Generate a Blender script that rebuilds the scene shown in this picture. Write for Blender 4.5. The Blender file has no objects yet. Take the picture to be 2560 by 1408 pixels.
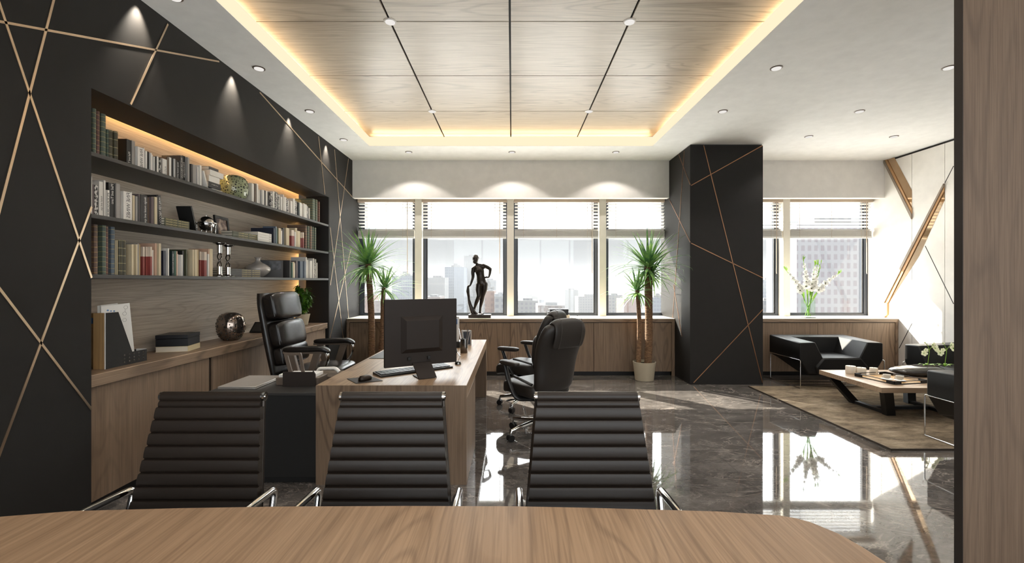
import bpy, bmesh, math, random
from mathutils import Vector, Matrix, noise
random.seed(7)
S = bpy.context.scene
COL = S.collection
PI = math.pi
F, CX, CY, EYE = 1137.78, 1280.0, 704.0, 1.5

# ------------------------------------------------------------------ camera, sky, sun, exposure
cam = bpy.data.objects.new('camera', bpy.data.cameras.new('camera'))
COL.objects.link(cam)
cam.location = (0, 0, EYE)
cam.rotation_euler = (PI / 2, 0, 0)
cam.data.lens = 16.0
cam.data.sensor_width = 36.0
cam.data.clip_start = 0.05
cam.data.clip_end = 5000
S.camera = cam
S.view_settings.view_transform = 'Standard'
S.view_settings.look = 'None'
S.view_settings.exposure = 0.8
S.view_settings.gamma = 1.0
S.cycles.use_denoising = True
S.cycles.max_bounces = 9
S.cycles.diffuse_bounces = 5
S.cycles.glossy_bounces = 4
S.cycles.transmission_bounces = 6
S.cycles.transparent_max_bounces = 16
S.cycles.sample_clamp_indirect = 6.0
S.cycles.caustics_reflective = False
S.cycles.caustics_refractive = False

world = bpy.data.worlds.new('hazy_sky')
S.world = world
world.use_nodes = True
wn, wl = world.node_tree.nodes, world.node_tree.links
wn.clear()
wo = wn.new('ShaderNodeOutputWorld')
wb = wn.new('ShaderNodeBackground')
wc = wn.new('ShaderNodeTexCoord')
ws = wn.new('ShaderNodeSeparateXYZ')
wr = wn.new('ShaderNodeValToRGB')
wl.new(wc.outputs['Generated'], ws.inputs[0])
wl.new(ws.outputs['Z'], wr.inputs[0])
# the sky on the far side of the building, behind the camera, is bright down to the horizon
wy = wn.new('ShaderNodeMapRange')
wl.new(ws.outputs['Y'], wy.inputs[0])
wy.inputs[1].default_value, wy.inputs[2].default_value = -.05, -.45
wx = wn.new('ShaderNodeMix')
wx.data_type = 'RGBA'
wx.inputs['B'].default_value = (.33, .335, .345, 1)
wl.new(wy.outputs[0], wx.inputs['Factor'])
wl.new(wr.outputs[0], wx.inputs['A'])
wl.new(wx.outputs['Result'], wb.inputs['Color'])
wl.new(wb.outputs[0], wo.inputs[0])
SKY = [(0.0, (.32, .32, .325)), (0.105, (.36, .36, .365)), (0.17, (2.2, 2.2, 2.25)), (0.28, (6.9, 6.9, 6.95)), (0.6, (7, 7, 7)), (1.0, (6.6, 6.8, 7))]
while len(wr.color_ramp.elements) < len(SKY):
    wr.color_ramp.elements.new(0.5)
for e, (p, c) in zip(wr.color_ramp.elements, SKY):
    e.position = p
    e.color = (c[0] / 7, c[1] / 7, c[2] / 7, 1)
wb.inputs['Strength'].default_value = 7.0

sun = bpy.data.objects.new('sun', bpy.data.lights.new('sun', 'SUN'))
COL.objects.link(sun)
sun.data.energy = 14.0
sun.data.angle = math.radians(0.7)
sun.data.color = (1.0, 0.91, 0.79)
sun.rotation_euler = Vector((.95, -1.0, -.92)).to_track_quat('-Z', 'Y').to_euler()


# ------------------------------------------------------------------ helpers
def P(x, y, D):
    """a point at depth D seen at picture position x, y"""
    return Vector(((x - CX) * D / F, D, EYE - (y - CY) * D / F))


def PX(x, y, X):
    return P(x, y, X * F / (x - CX))


def PZ(x, y, z):
    return P(x, y, (EYE - z) * F / (y - CY))


def new_mat(name):
    m = bpy.data.materials.new(name)
    m.use_nodes = True
    nt = m.node_tree
    return m, nt, nt.nodes['Principled BSDF']


def lin(c):
    return tuple(((v / 255) / 12.92 if v / 255 <= .04045 else ((v / 255 + .055) / 1.055) ** 2.4) for v in c)


def plain(name, rgb, rough=.5, metal=0.0, spec=.5, bump=0.0, bscale=200, emit=None, estr=0, trans=0, coat=0, ior=None, alpha=None):
    m, nt, b = new_mat(name)
    c = lin(rgb)
    b.inputs['Base Color'].default_value = (*c, 1)
    b.inputs['Roughness'].default_value = rough
    b.inputs['Metallic'].default_value = metal
    b.inputs['Specular IOR Level'].default_value = spec
    b.inputs['Coat Weight'].default_value = coat
    b.inputs['Transmission Weight'].default_value = trans
    if ior:
        b.inputs['IOR'].default_value = ior
    if emit:
        b.inputs['Emission Color'].default_value = (*lin(emit), 1)
        b.inputs['Emission Strength'].default_value = estr
    # a faint tone variation so that no surface is a flat swatch
    g = nt.nodes.new('ShaderNodeNewGeometry')
    n = nt.nodes.new('ShaderNodeTexNoise')
    n.inputs['Scale'].default_value = 9
    n.inputs['Detail'].default_value = 3
    nt.links.new(g.outputs['Position'], n.inputs['Vector'])
    mx = nt.nodes.new('ShaderNodeMix')
    mx.data_type = 'RGBA'
    mx.inputs['A'].default_value = (*[v * .92 for v in c], 1)
    mx.inputs['B'].default_value = (*[min(1, v * 1.08) for v in c], 1)
    nt.links.new(n.outputs['Fac'], mx.inputs['Factor'])
    nt.links.new(mx.outputs['Result'], b.inputs['Base Color'])
    if bump:
        n2 = nt.nodes.new('ShaderNodeTexNoise')
        n2.inputs['Scale'].default_value = bscale
        n2.inputs['Detail'].default_value = 3
        nt.links.new(g.outputs['Position'], n2.inputs['Vector'])
        bp = nt.nodes.new('ShaderNodeBump')
        bp.inputs['Strength'].default_value = bump
        bp.inputs['Distance'].default_value = .002
        nt.links.new(n2.outputs['Fac'], bp.inputs['Height'])
        nt.links.new(bp.outputs[0], b.inputs['Normal'])
    return m


def ramp(nt, src, stops):
    r = nt.nodes.new('ShaderNodeValToRGB')
    while len(r.color_ramp.elements) < len(stops):
        r.color_ramp.elements.new(.5)
    for e, (p, c) in zip(r.color_ramp.elements, stops):
        e.position = p
        e.color = (*c, 1)
    nt.links.new(src, r.inputs[0])
    return r.outputs[0]


def mathn(nt, op, a, b=None):
    n = nt.nodes.new('ShaderNodeMath')
    n.operation = op
    for i, v in enumerate((a, b)):
        if v is None:
            continue
        if isinstance(v, (int, float)):
            n.inputs[i].default_value = v
        else:
            nt.links.new(v, n.inputs[i])
    return n.outputs[0]


def mixc(nt, fac, a, b, blend='MIX'):
    n = nt.nodes.new('ShaderNodeMix')
    n.data_type = 'RGBA'
    n.blend_type = blend
    for k, v in (('Factor', fac), ('A', a), ('B', b)):
        if isinstance(v, (int, float)):
            n.inputs[k].default_value = v
        elif isinstance(v, tuple):
            n.inputs[k].default_value = (*v, 1)
        else:
            nt.links.new(v, n.inputs[k])
    return n.outputs['Result']


def texnoise(nt, vec, scale, detail=3, rough=.5, dist=0.0):
    n = nt.nodes.new('ShaderNodeTexNoise')
    n.inputs['Scale'].default_value = scale
    n.inputs['Detail'].default_value = detail
    n.inputs['Roughness'].default_value = rough
    n.inputs['Distortion'].default_value = dist
    nt.links.new(vec, n.inputs['Vector'])
    return n.outputs['Fac']


def posmap(nt, scale, loc=(0, 0, 0)):
    g = nt.nodes.new('ShaderNodeNewGeometry')
    mp = nt.nodes.new('ShaderNodeMapping')
    mp.inputs['Scale'].default_value = scale
    mp.inputs['Location'].default_value = loc
    nt.links.new(g.outputs['Position'], mp.inputs['Vector'])
    return mp.outputs[0]


def wood(name, light, mid, dark, along='Z', rough=.42, fine=150, rings=26, spec=.4, seed=0, plank=0.0):
    """plain-sawn timber: fine pores along the grain and cathedral rings"""
    m, nt, b = new_mat(name)
    k = 'XYZ'.index(along)
    s1 = [1, 1, 1]
    s1[k] = .10
    s2 = [1, 1, 1]
    s2[k] = .018
    v1 = posmap(nt, s1, (seed, seed * 1.7, seed * .6))
    v2 = posmap(nt, s2, (seed, 0, 0))
    n1 = texnoise(nt, v1, 2.6, 2, .45, .25)
    ring = mathn(nt, 'SINE', mathn(nt, 'MULTIPLY', n1, rings * 6.28))
    ring = mathn(nt, 'ADD', mathn(nt, 'MULTIPLY', ring, .5), .5)
    n2 = texnoise(nt, v2, fine, 3, .6)
    n3 = texnoise(nt, v1, 1.3, 3, .6)
    n4 = texnoise(nt, v2, fine * .28, 2, .6)
    c = ramp(nt, n3, [(.28, lin(mid)), (.72, lin(light))])
    rl = ramp(nt, ring, [(0, (1, 1, 1)), (.10, (.55, .55, .55)), (.32, (0, 0, 0))])
    gate = ramp(nt, texnoise(nt, v1, .9, 1), [(.42, (.12, .12, .12)), (.60, (.5, .5, .5))])
    c = mixc(nt, mathn(nt, 'MULTIPLY', rl, gate), c, lin(dark))
    pores = ramp(nt, n2, [(.40, (.60, .57, .54)), (.56, (1, 1, 1))])
    c = mixc(nt, .5, c, pores, 'MULTIPLY')
    c = mixc(nt, .55, c, ramp(nt, n4, [(.34, (.74, .71, .68)), (.62, (1.0, 1.0, 1.0))]), 'MULTIPLY')
    nt.links.new(c, b.inputs['Base Color'])
    b.inputs['Roughness'].default_value = rough
    b.inputs['Specular IOR Level'].default_value = spec
    bp = nt.nodes.new('ShaderNodeBump')
    bp.inputs['Strength'].default_value = .12
    bp.inputs['Distance'].default_value = .001
    nt.links.new(n2, bp.inputs['Height'])
    nt.links.new(bp.outputs[0], b.inputs['Normal'])
    return m


def marble(name):
    m, nt, b = new_mat(name)
    v = posmap(nt, (.8, 1.25, 1))
    base = ramp(nt, texnoise(nt, v, 3.2, 9, .68, .9), [(.30, lin((68, 64, 61))), (.55, lin((103, 98, 94))), (.75, lin((129, 123, 118)))])
    spk = ramp(nt, texnoise(nt, v, 38, 5, .7), [(.35, (.68, .67, .66)), (.65, (1.12, 1.12, 1.12))])
    c = mixc(nt, .75, base, spk, 'MULTIPLY')
    for sc, wd, st, lc in ((1.0, .012, .75, 0), (2.3, .010, .55, 5), (.55, .006, .8, 11)):
        vv = posmap(nt, (.7, 1.3, 1), (lc, lc * .7, 0))
        f = texnoise(nt, vv, sc * 1.3, 6, .62, 1.4)
        a = mathn(nt, 'ABSOLUTE', mathn(nt, 'SUBTRACT', f, .5))
        gate = ramp(nt, texnoise(nt, vv, 1.6, 2), [(.45, (0, 0, 0)), (.62, (1, 1, 1))])
        line = ramp(nt, a, [(0, (1, 1, 1)), (wd, (0, 0, 0))])
        fac = mathn(nt, 'MULTIPLY', mathn(nt, 'MULTIPLY', line, gate), st)
        c = mixc(nt, fac, c, lin((168, 157, 148)))
    br = nt.nodes.new('ShaderNodeTexBrick')
    br.offset = 0
    br.inputs['Scale'].default_value = 1
    br.inputs['Brick Width'].default_value = 1.2
    br.inputs['Row Height'].default_value = 1.2
    br.inputs['Mortar Size'].default_value = .0016
    br.inputs['Mortar Smooth'].default_value = 0
    nt.links.new(posmap(nt, (1, 1, 1), (.62, .3, 0)), br.inputs['Vector'])
    c = mixc(nt, mathn(nt, 'MULTIPLY', br.outputs['Fac'], .5), c, lin((40, 37, 35)))
    nt.links.new(c, b.inputs['Base Color'])
    b.inputs['Roughness'].default_value = .035
    b.inputs['IOR'].default_value = 2.0
    b.inputs['Specular IOR Level'].default_value = .5
    return m


def rugmat(name):
    m, nt, b = new_mat(name)
    v = posmap(nt, (1.1, 2.2, 1))
    f = texnoise(nt, v, 3.0, 9, .76, .25)
    c = ramp(nt, f, [(.30, lin((74, 64, 53))), (.5, lin((132, 117, 98))), (.7, lin((172, 157, 135)))])
    g = texnoise(nt, posmap(nt, (1, 1, 1)), 260, 2)
    c = mixc(nt, .5, c, ramp(nt, g, [(.3, (.6, .6, .6)), (.7, (1.1, 1.1, 1.1))]), 'MULTIPLY')
    nt.links.new(c, b.inputs['Base Color'])
    b.inputs['Roughness'].default_value = .95
    b.inputs['Specular IOR Level'].default_value = .1
    bp = nt.nodes.new('ShaderNodeBump')
    bp.inputs['Strength'].default_value = .6
    bp.inputs['Distance'].default_value = .004
    nt.links.new(g, bp.inputs['Height'])
    nt.links.new(bp.outputs[0], b.inputs['Normal'])
    return m


def thin_glass(name, tint=(.96, .98, .98), refl=.06):
    m = bpy.data.materials.new(name)
    m.use_nodes = True
    nt = m.node_tree
    nt.nodes.clear()
    o = nt.nodes.new('ShaderNodeOutputMaterial')
    t = nt.nodes.new('ShaderNodeBsdfTransparent')
    t.inputs['Color'].default_value = (*tint, 1)
    g = nt.nodes.new('ShaderNodeBsdfGlossy')
    g.inputs['Roughness'].default_value = .02
    lw = nt.nodes.new('ShaderNodeLayerWeight')
    lw.inputs['Blend'].default_value = .5
    fac = mathn(nt, 'ADD', mathn(nt, 'MULTIPLY', mathn(nt, 'POWER', lw.outputs['Facing'], 4), .4), refl * .4)
    mx = nt.nodes.new('ShaderNodeMixShader')
    nt.links.new(fac, mx.inputs[0])
    nt.links.new(t.outputs[0], mx.inputs[1])
    nt.links.new(g.outputs[0], mx.inputs[2])
    nt.links.new(mx.outputs[0], o.inputs[0])
    return m


def glow(name, rgb, strength):
    m = bpy.data.materials.new(name)
    m.use_nodes = True
    nt = m.node_tree
    nt.nodes.clear()
    o = nt.nodes.new('ShaderNodeOutputMaterial')
    e = nt.nodes.new('ShaderNodeEmission')
    e.inputs['Color'].default_value = (*lin(rgb), 1)
    e.inputs['Strength'].default_value = strength
    nt.links.new(e.outputs[0], o.inputs[0])
    return m


def banded(name, base, gold, rough=.45, freq=30, seed=0):
    """old leather spine with gilt bands across it"""
    m, nt, b = new_mat(name)
    v = posmap(nt, (1, 1, 1), (seed, seed, seed * .37))
    sp = nt.nodes.new('ShaderNodeSeparateXYZ')
    nt.links.new(v, sp.inputs[0])
    n = texnoise(nt, v, 60, 4, .6)
    h = mathn(nt, 'FRACT', mathn(nt, 'MULTIPLY', sp.outputs['Z'], freq))
    band = ramp(nt, h, [(0, (1, 1, 1)), (.07, (1, 1, 1)), (.1, (0, 0, 0))])
    band.node.color_ramp.interpolation = 'CONSTANT'
    c = mixc(nt, n, tuple(x * .6 for x in lin(base)), tuple(x * 1.35 for x in lin(base)))
    c = mixc(nt, mathn(nt, 'MULTIPLY', band, mathn(nt, 'MULTIPLY', n, 1.3)), c, lin(gold))
    nt.links.new(c, b.inputs['Base Color'])
    b.inputs['Roughness'].default_value = rough
    return m


def leafmat(name, young, old):
    m, nt, b = new_mat(name)
    v = posmap(nt, (1, 1, 1))
    n = texnoise(nt, v, 14, 3)
    c = ramp(nt, n, [(.35, lin(old)), (.65, lin(young))])
    nt.links.new(c, b.inputs['Base Color'])
    b.inputs['Roughness'].default_value = .38
    tr = nt.nodes.new('ShaderNodeBsdfTranslucent')
    nt.links.new(c, tr.inputs['Color'])
    mx = nt.nodes.new('ShaderNodeMixShader')
    mx.inputs[0].default_value = .18
    nt.links.new(b.outputs[0], mx.inputs[1])
    nt.links.new(tr.outputs[0], mx.inputs[2])
    nt.links.new(mx.outputs[0], nt.nodes['Material Output'].inputs[0])
    return m


def translucent(name, rgb, fac=.5, rough=.5):
    m, nt, b = new_mat(name)
    c = lin(rgb)
    n = texnoise(nt, posmap(nt, (1, 1, 1)), 30, 2)
    col = mixc(nt, n, tuple(x * .96 for x in c), c)
    nt.links.new(col, b.inputs['Base Color'])
    b.inputs['Roughness'].default_value = rough
    tr = nt.nodes.new('ShaderNodeBsdfTranslucent')
    nt.links.new(col, tr.inputs['Color'])
    mx = nt.nodes.new('ShaderNodeMixShader')
    mx.inputs[0].default_value = fac
    nt.links.new(b.outputs[0], mx.inputs[1])
    nt.links.new(tr.outputs[0], mx.inputs[2])
    nt.links.new(mx.outputs[0], nt.nodes['Material Output'].inputs[0])
    return m


# ------------------------------------------------------------------ mesh builder
class MB:
    def __init__(self):
        self.v, self.f, self.mi = [], [], []

    def add(self, verts, faces, mi=0):
        o = len(self.v)
        self.v += [Vector(p) for p in verts]
        self.f += [tuple(i + o for i in f) for f in faces]
        self.mi += [mi] * len(faces)
        return self

    def box(self, x0, x1, y0, y1, z0, z1, mi=0, M=None):
        vs = [Vector((x, y, z)) for z in (z0, z1) for y in (y0, y1) for x in (x0, x1)]
        if M is not None:
            vs = [M @ p for p in vs]
        return self.add(vs, [(0, 2, 3, 1), (4, 5, 7, 6), (0, 1, 5, 4), (1, 3, 7, 5), (3, 2, 6, 7), (2, 0, 4, 6)], mi)

    def quad(self, a, b, c, d, mi=0):
        return self.add([a, b, c, d], [(0, 1, 2, 3)], mi)

    def prism(self, poly, axis, a, b, mi=0, M=None):
        """poly in the plane across `axis`: X -> (y, z), Y -> (x, z), Z -> (x, y)"""
        def mk(p, t):
            q = {'X': (t, p[0], p[1]), 'Y': (p[0], t, p[1]), 'Z': (p[0], p[1], t)}[axis]
            q = Vector(q)
            return M @ q if M is not None else q
        n = len(poly)
        vs = [mk(p, a) for p in poly] + [mk(p, b) for p in poly]
        fs = [tuple(range(n))[::-1], tuple(range(n, 2 * n))] + [(i, (i + 1) % n, n + (i + 1) % n, n + i) for i in range(n)]
        return self.add(vs, fs, mi)

    def tube(self, pts, r, seg=12, mi=0, closed=False, cap=True, flat=None):
        pts = [Vector(p) for p in pts]
        n = len(pts)
        rs = r if isinstance(r, (list, tuple)) else [r] * n
        tans = []
        for i in range(n):
            a = pts[(i - 1) % n] if (closed or i > 0) else pts[i]
            b = pts[(i + 1) % n] if (closed or i < n - 1) else pts[i]
            d = (b - a)
            tans.append(d.normalized() if d.length > 1e-9 else Vector((0, 0, 1)))
        t0 = tans[0]
        up = Vector((0, 0, 1)) if abs(t0.z) < .9 else Vector((1, 0, 0))
        nrm = (up - t0 * up.dot(t0)).normalized()
        vs = []
        for i in range(n):
            t = tans[i]
            nrm = (nrm - t * nrm.dot(t))
            nrm = nrm.normalized() if nrm.length > 1e-9 else t.orthogonal().normalized()
            bn = t.cross(nrm)
            for k in range(seg):
                a = 2 * PI * k / seg
                vs.append(pts[i] + (nrm * math.cos(a) + bn * math.sin(a) * (flat or 1)) * rs[i])
        fs = []
        for i in range(n if closed else n - 1):
            j = (i + 1) % n
            for k in range(seg):
                l = (k + 1) % seg
                fs.append((i * seg + k, i * seg + l, j * seg + l, j * seg + k))
        if cap and not closed:
            fs.append(tuple(range(seg))[::-1])
            fs.append(tuple(range((n - 1) * seg, n * seg)))
        return self.add(vs, fs, mi)

    def lathe(self, prof, c=(0, 0, 0), seg=32, mi=0, M=None):
        vs, fs = [], []
        c = Vector(c)
        for r, z in prof:
            for k in range(seg):
                a = 2 * PI * k / seg
                p = Vector((r * math.cos(a), r * math.sin(a), z))
                vs.append((M @ p if M is not None else p) + c)
        n = len(prof)
        for i in range(n - 1):
            for k in range(seg):
                l = (k + 1) % seg
                fs.append((i * seg + k, i * seg + l, (i + 1) * seg + l, (i + 1) * seg + k))
        if prof[0][0] > 1e-6:
            fs.append(tuple(range(seg))[::-1])
        if prof[-1][0] > 1e-6:
            fs.append(tuple(range((n - 1) * seg, n * seg)))
        return self.add(vs, fs, mi)

    def pillow(self, size, M, e=.35, nu=36, nv=18, mi=0, shape=None):
        """rounded cushion: a superellipsoid of full extents `size`"""
        a, b, c = (s / 2 for s in size)
        pw = lambda t, k: math.copysign(abs(t) ** k, t)
        vs, fs = [], []
        for j in range(nv + 1):
            ph = -PI / 2 + PI * j / nv
            for i in range(nu):
                th = 2 * PI * i / nu
                p = Vector((a * pw(math.cos(ph), e) * pw(math.cos(th), e), b * pw(math.cos(ph), e) * pw(math.sin(th), e), c * pw(math.sin(ph), e)))
                if shape:
                    p = shape(p)
                vs.append(M @ p)
        for j in range(nv):
            for i in range(nu):
                k = (i + 1) % nu
                fs.append((j * nu + i, j * nu + k, (j + 1) * nu + k, (j + 1) * nu + i))
        return self.add(vs, fs, mi)

    def ball(self, c, r, nu=20, nv=12, mi=0):
        r = r if isinstance(r, (tuple, list)) else (r, r, r)
        return self.pillow([2 * k for k in r], Matrix.Translation(Vector(c)), 1.0, nu, nv, mi)

    def loft(self, rings, mi=0, cap=True):
        n, k = len(rings), len(rings[0])
        vs = [p for r in rings for p in r]
        fs = [(i * k + j, i * k + (j + 1) % k, (i + 1) * k + (j + 1) % k, (i + 1) * k + j) for i in range(n - 1) for j in range(k)]
        if cap:
            fs += [tuple(range(k))[::-1], tuple(range((n - 1) * k, n * k))]
        return self.add(vs, fs, mi)

    def build(self, name, mat, parent=None, smooth=None, bevel=0, subsurf=0, world=True):
        me = bpy.data.meshes.new(name)
        off = Vector((0, 0, 0))
        if parent is not None and world:
            q = parent
            while q is not None:
                off += q.location
                q = q.parent
        me.from_pydata([tuple(p - off) for p in self.v], [], self.f)
        mats = mat if isinstance(mat, (list, tuple)) else [mat]
        for x in mats:
            me.materials.append(x)
        me.polygons.foreach_set('material_index', self.mi)
        bm = bmesh.new()
        bm.from_mesh(me)
        bmesh.ops.remove_doubles(bm, verts=bm.verts, dist=1e-6)
        bmesh.ops.recalc_face_normals(bm, faces=bm.faces)
        bm.to_mesh(me)
        bm.free()
        o = bpy.data.objects.new(name, me)
        COL.objects.link(o)
        if parent is not None:
            o.parent = parent
        if bevel:
            md = o.modifiers.new('edge', 'BEVEL')
            md.width = bevel
            md.segments = 2
            md.limit_method = 'ANGLE'
            md.angle_limit = math.radians(35)
            md.harden_normals = False
        if subsurf:
            md = o.modifiers.new('round', 'SUBSURF')
            md.levels = md.render_levels = subsurf
        if smooth is not None or bevel or subsurf:
            me.polygons.foreach_set('use_smooth', [True] * len(me.polygons))
            try:
                me.set_sharp_from_angle(angle=math.radians(smooth if smooth else 35))
            except Exception:
                pass
        me.update()
        return o


def tag(o, label, cat, group=None):
    o['label'] = label
    o['category'] = cat
    if group:
        o['group'] = group
    return o


def struct(o):
    o['kind'] = 'structure'
    return o


def thing(name, label, cat, loc=(0, 0, 0), rz=0, group=None):
    o = bpy.data.objects.new(name, None)
    COL.objects.link(o)
    o.empty_display_size = .1
    o.location = loc
    o.rotation_euler = (0, 0, rz)
    return tag(o, label, cat, group)


KIDS = {}


def dup(root, loc, rz, label, group=None):
    def cp(o, par):
        c = o.copy()
        COL.objects.link(c)
        if par is not None:
            c.parent = par
        for ch in [x for x in COL.objects if x.parent == o]:
            cp(ch, c)
        return c
    r = cp(root, None)
    r.location = loc
    r.rotation_euler = (0, 0, rz)
    r['label'] = label
    if group:
        r['group'] = group
    return r


def arc(c, r, a0, a1, n, plane='XZ'):
    out = []
    for i in range(n + 1):
        a = a0 + (a1 - a0) * i / n
        u, v = r * math.cos(a), r * math.sin(a)
        out.append(Vector(c) + {'XZ': Vector((u, 0, v)), 'YZ': Vector((0, u, v)), 'XY': Vector((u, v, 0))}[plane])
    return out


def fillet(pts, r, n=5):
    """round the corners of a polyline"""
    pts = [Vector(p) for p in pts]
    out = [pts[0]]
    for i in range(1, len(pts) - 1):
        a, b, c = pts[i - 1], pts[i], pts[i + 1]
        d1, d2 = (a - b), (c - b)
        q = min(r, d1.length * .45, d2.length * .45)
        s, e = b + d1.normalized() * q, b + d2.normalized() * q
        for k in range(n + 1):
            t = k / n
            out.append(s * (1 - t) ** 2 + b * 2 * t * (1 - t) + e * t * t)
    out.append(pts[-1])
    return out


def text_mesh(body, size, mat, parent, M, name='title', mirror=False, align='CENTER'):
    cu = bpy.data.curves.new('lettering', 'FONT')
    cu.body = body
    cu.size = size
    cu.align_x = align
    cu.align_y = 'CENTER'
    tmp = bpy.data.objects.new('lettering', cu)
    COL.objects.link(tmp)
    dg = bpy.context.evaluated_depsgraph_get()
    me = bpy.data.meshes.new_from_object(tmp.evaluated_get(dg))
    bpy.data.objects.remove(tmp)
    bpy.data.curves.remove(cu)
    if mirror:
        M = M @ Matrix.Diagonal((1, -1, 1, 1))
    me.transform(M)
    me.materials.clear()
    me.materials.append(mat)
    o = bpy.data.objects.new(name, me)
    COL.objects.link(o)
    if parent is not None:
        o.parent = parent
        q = parent
        off = Vector((0, 0, 0))
        while q is not None:
            off += q.location
            q = q.parent
        me.transform(Matrix.Translation(-off))
    return o


# ------------------------------------------------------------------ materials
W_L, W_M, W_D = (176, 150, 124), (150, 125, 102), (96, 74, 58)
M_ = {}
M_['wood_v'] = wood('walnut_upright', (150, 127, 105), (128, 107, 88), (74, 58, 46), 'Z', .5)
M_['wood_y'] = wood('oak_tabletop', (183, 152, 121), (161, 131, 103), (104, 82, 63), 'Y', .42)
M_['wood_x'] = wood('walnut_crosswise', (160, 138, 116), (138, 117, 97), (84, 66, 53), 'X', .4, seed=3)
M_['wood_y2'] = wood('walnut_sideboard_top', (158, 135, 112), (136, 114, 94), (78, 61, 49), 'Y', .42, seed=6)
M_['wood_desk'] = wood('oak_desk_lengthwise', (184, 156, 126), (164, 137, 109), (116, 90, 68), 'Y', .36, seed=5)
M_['wood_panel'] = wood('greyed_oak_panel', (204, 192, 177), (184, 171, 156), (128, 114, 100), 'Y', .5, seed=8)
M_['wood_ceil'] = wood('pale_oak_ceiling', (206, 194, 178), (188, 175, 158), (150, 136, 120), 'X', .33, seed=2)
M_['wood_coffee'] = wood('oak_coffee_table', (196, 172, 146), (176, 151, 126), (126, 102, 80), 'X', .35, seed=11)
M_['wood_pillar'] = wood('walnut_screen', (126, 104, 84), (106, 86, 69), (62, 48, 38), 'Z', .55, fine=170, seed=4)
M_['dark_wall'] = plain('charcoal_paint', (40, 38, 36), .62, spec=.18)
M_['dark_shelf'] = plain('charcoal_lacquer', (50, 48, 46), .42)
M_['black'] = plain('black_matt', (20, 19, 18), .55)
M_['edge_dark'] = plain('dark_edge_band', (38, 30, 24), .6)
M_['gold'] = plain('brass_strip', (226, 200, 172), .3, metal=1)
M_['copper'] = plain('copper_strip', (160, 118, 88), .34, metal=1)
M_['white_paint'] = plain('white_paint', (226, 222, 217), .7, spec=.2)
M_['ceil_paint'] = plain('white_ceiling_paint', (240, 239, 237), .8, spec=.1)
M_['fabric_white'] = plain('pale_pelmet', (226, 221, 215), .85, spec=.1, bump=.1)
M_['wall_panel'] = plain('white_lacquer_panel', (232, 228, 222), .38)
M_['groove'] = plain('dark_groove', (46, 44, 42), .7)
M_['marble'] = marble('dark_grey_marble')
M_['rug'] = rugmat('mottled_beige_pile')
M_['rug_edge'] = plain('rug_binding', (60, 50, 40), .9)
M_['leather'] = plain('black_leather', (28, 24, 22), .27, bump=.12, bscale=420)
M_['leather_brown'] = plain('dark_brown_leather', (38, 31, 26), .38, spec=.32, bump=.1, bscale=420)
M_['leather_guest'] = plain('charcoal_brown_leather', (43, 38, 34), .45, spec=.38, bump=.12, bscale=380)
M_['leather_grey'] = plain('black_armchair_leather', (20, 19, 18), .46, spec=.3, bump=.15, bscale=420)
M_['stitch'] = plain('stitching', (72, 66, 60), .6)
M_['chrome'] = plain('chrome', (214, 212, 210), .09, metal=1)
M_['chrome_dark'] = plain('smoked_chrome', (120, 116, 112), .14, metal=1)
M_['plastic'] = plain('black_plastic', (22, 21, 21), .38)
M_['taupe_metal'] = plain('taupe_metal', (104, 90, 78), .45, metal=.2)
M_['monitor'] = plain('dark_brown_plastic', (46, 39, 35), .55, spec=.25)
M_['frame_dark'] = plain('anthracite_window_frame', (50, 56, 66), .45)
M_['post'] = plain('cream_mullion', (226, 219, 206), .6)
M_['glass'] = thin_glass('window_glass')
M_['vase_glass'] = thin_glass('vase_glass', (.93, .97, .94))
M_['slat'] = translucent('white_blind_slat', (222, 220, 216), .10)
M_['slat_grey'] = plain('stacked_slats', (196, 192, 186), .7)
M_['headrail'] = plain('tan_headrail', (190, 172, 152), .6)
M_['bronze_mirror'] = plain('bronze_mirror', (206, 176, 142), .06, metal=1)
M_['tan_trim'] = plain('tan_timber_trim', (186, 144, 100), .5)
M_['grey_trim'] = plain('taupe_trim', (140, 126, 112), .5)
M_['bronze'] = plain('dark_bronze', (52, 46, 42), .3, metal=.75)
M_['pot_cream'] = plain('cream_ceramic', (206, 196, 172), .5)
M_['pot_taupe'] = plain('taupe_planter', (176, 164, 142), .6)
M_['soil'] = plain('potting_soil', (48, 38, 30), .95, bump=.8, bscale=120)
M_['leaf'] = leafmat('dracaena_leaf', (150, 190, 104), (84, 130, 84))
M_['leaf2'] = leafmat('creeper_leaf', (92, 140, 40), (44, 84, 24))
M_['leaf3'] = leafmat('gladiolus_green', (150, 186, 70), (96, 146, 50))
M_['petal'] = translucent('white_petal', (226, 224, 218), .12)
M_['petal_y'] = translucent('pale_yellow_petal', (240, 240, 204), .3)
M_['throat'] = plain('flower_throat', (70, 74, 40), .7)
M_['white_cer'] = plain('white_ceramic', (232, 229, 222), .3)
M_['candle'] = plain('ivory_wax', (236, 226, 210), .6)
M_['pewter'] = plain('pewter_glaze', (58, 55, 53), .16, metal=.2)
M_['silver_vase'] = plain('silver_grey_glaze', (186, 180, 174), .25, metal=.25)
M_['green_glaze'] = plain('green_pitted_glaze', (150, 158, 124), .2, coat=.5)
M_['mirror_glaze'] = plain('brown_chrome_glaze', (150, 136, 126), .1, metal=.9)
M_['hole'] = plain('dark_pit', (34, 32, 26), .6)
M_['paper'] = plain('white_paper', (228, 226, 222), .8)
M_['pages'] = plain('book_pages', (216, 206, 188), .85)
M_['cream_book'] = plain('cream_cloth', (206, 190, 152), .7)
M_['card'] = wood('pale_maple', (214, 176, 124), (200, 160, 108), (160, 116, 70), 'Z', .6, fine=90, rings=9)
M_['black_cloth'] = plain('black_woven_cloth', (32, 31, 30), .75, bump=.7, bscale=260)
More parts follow.
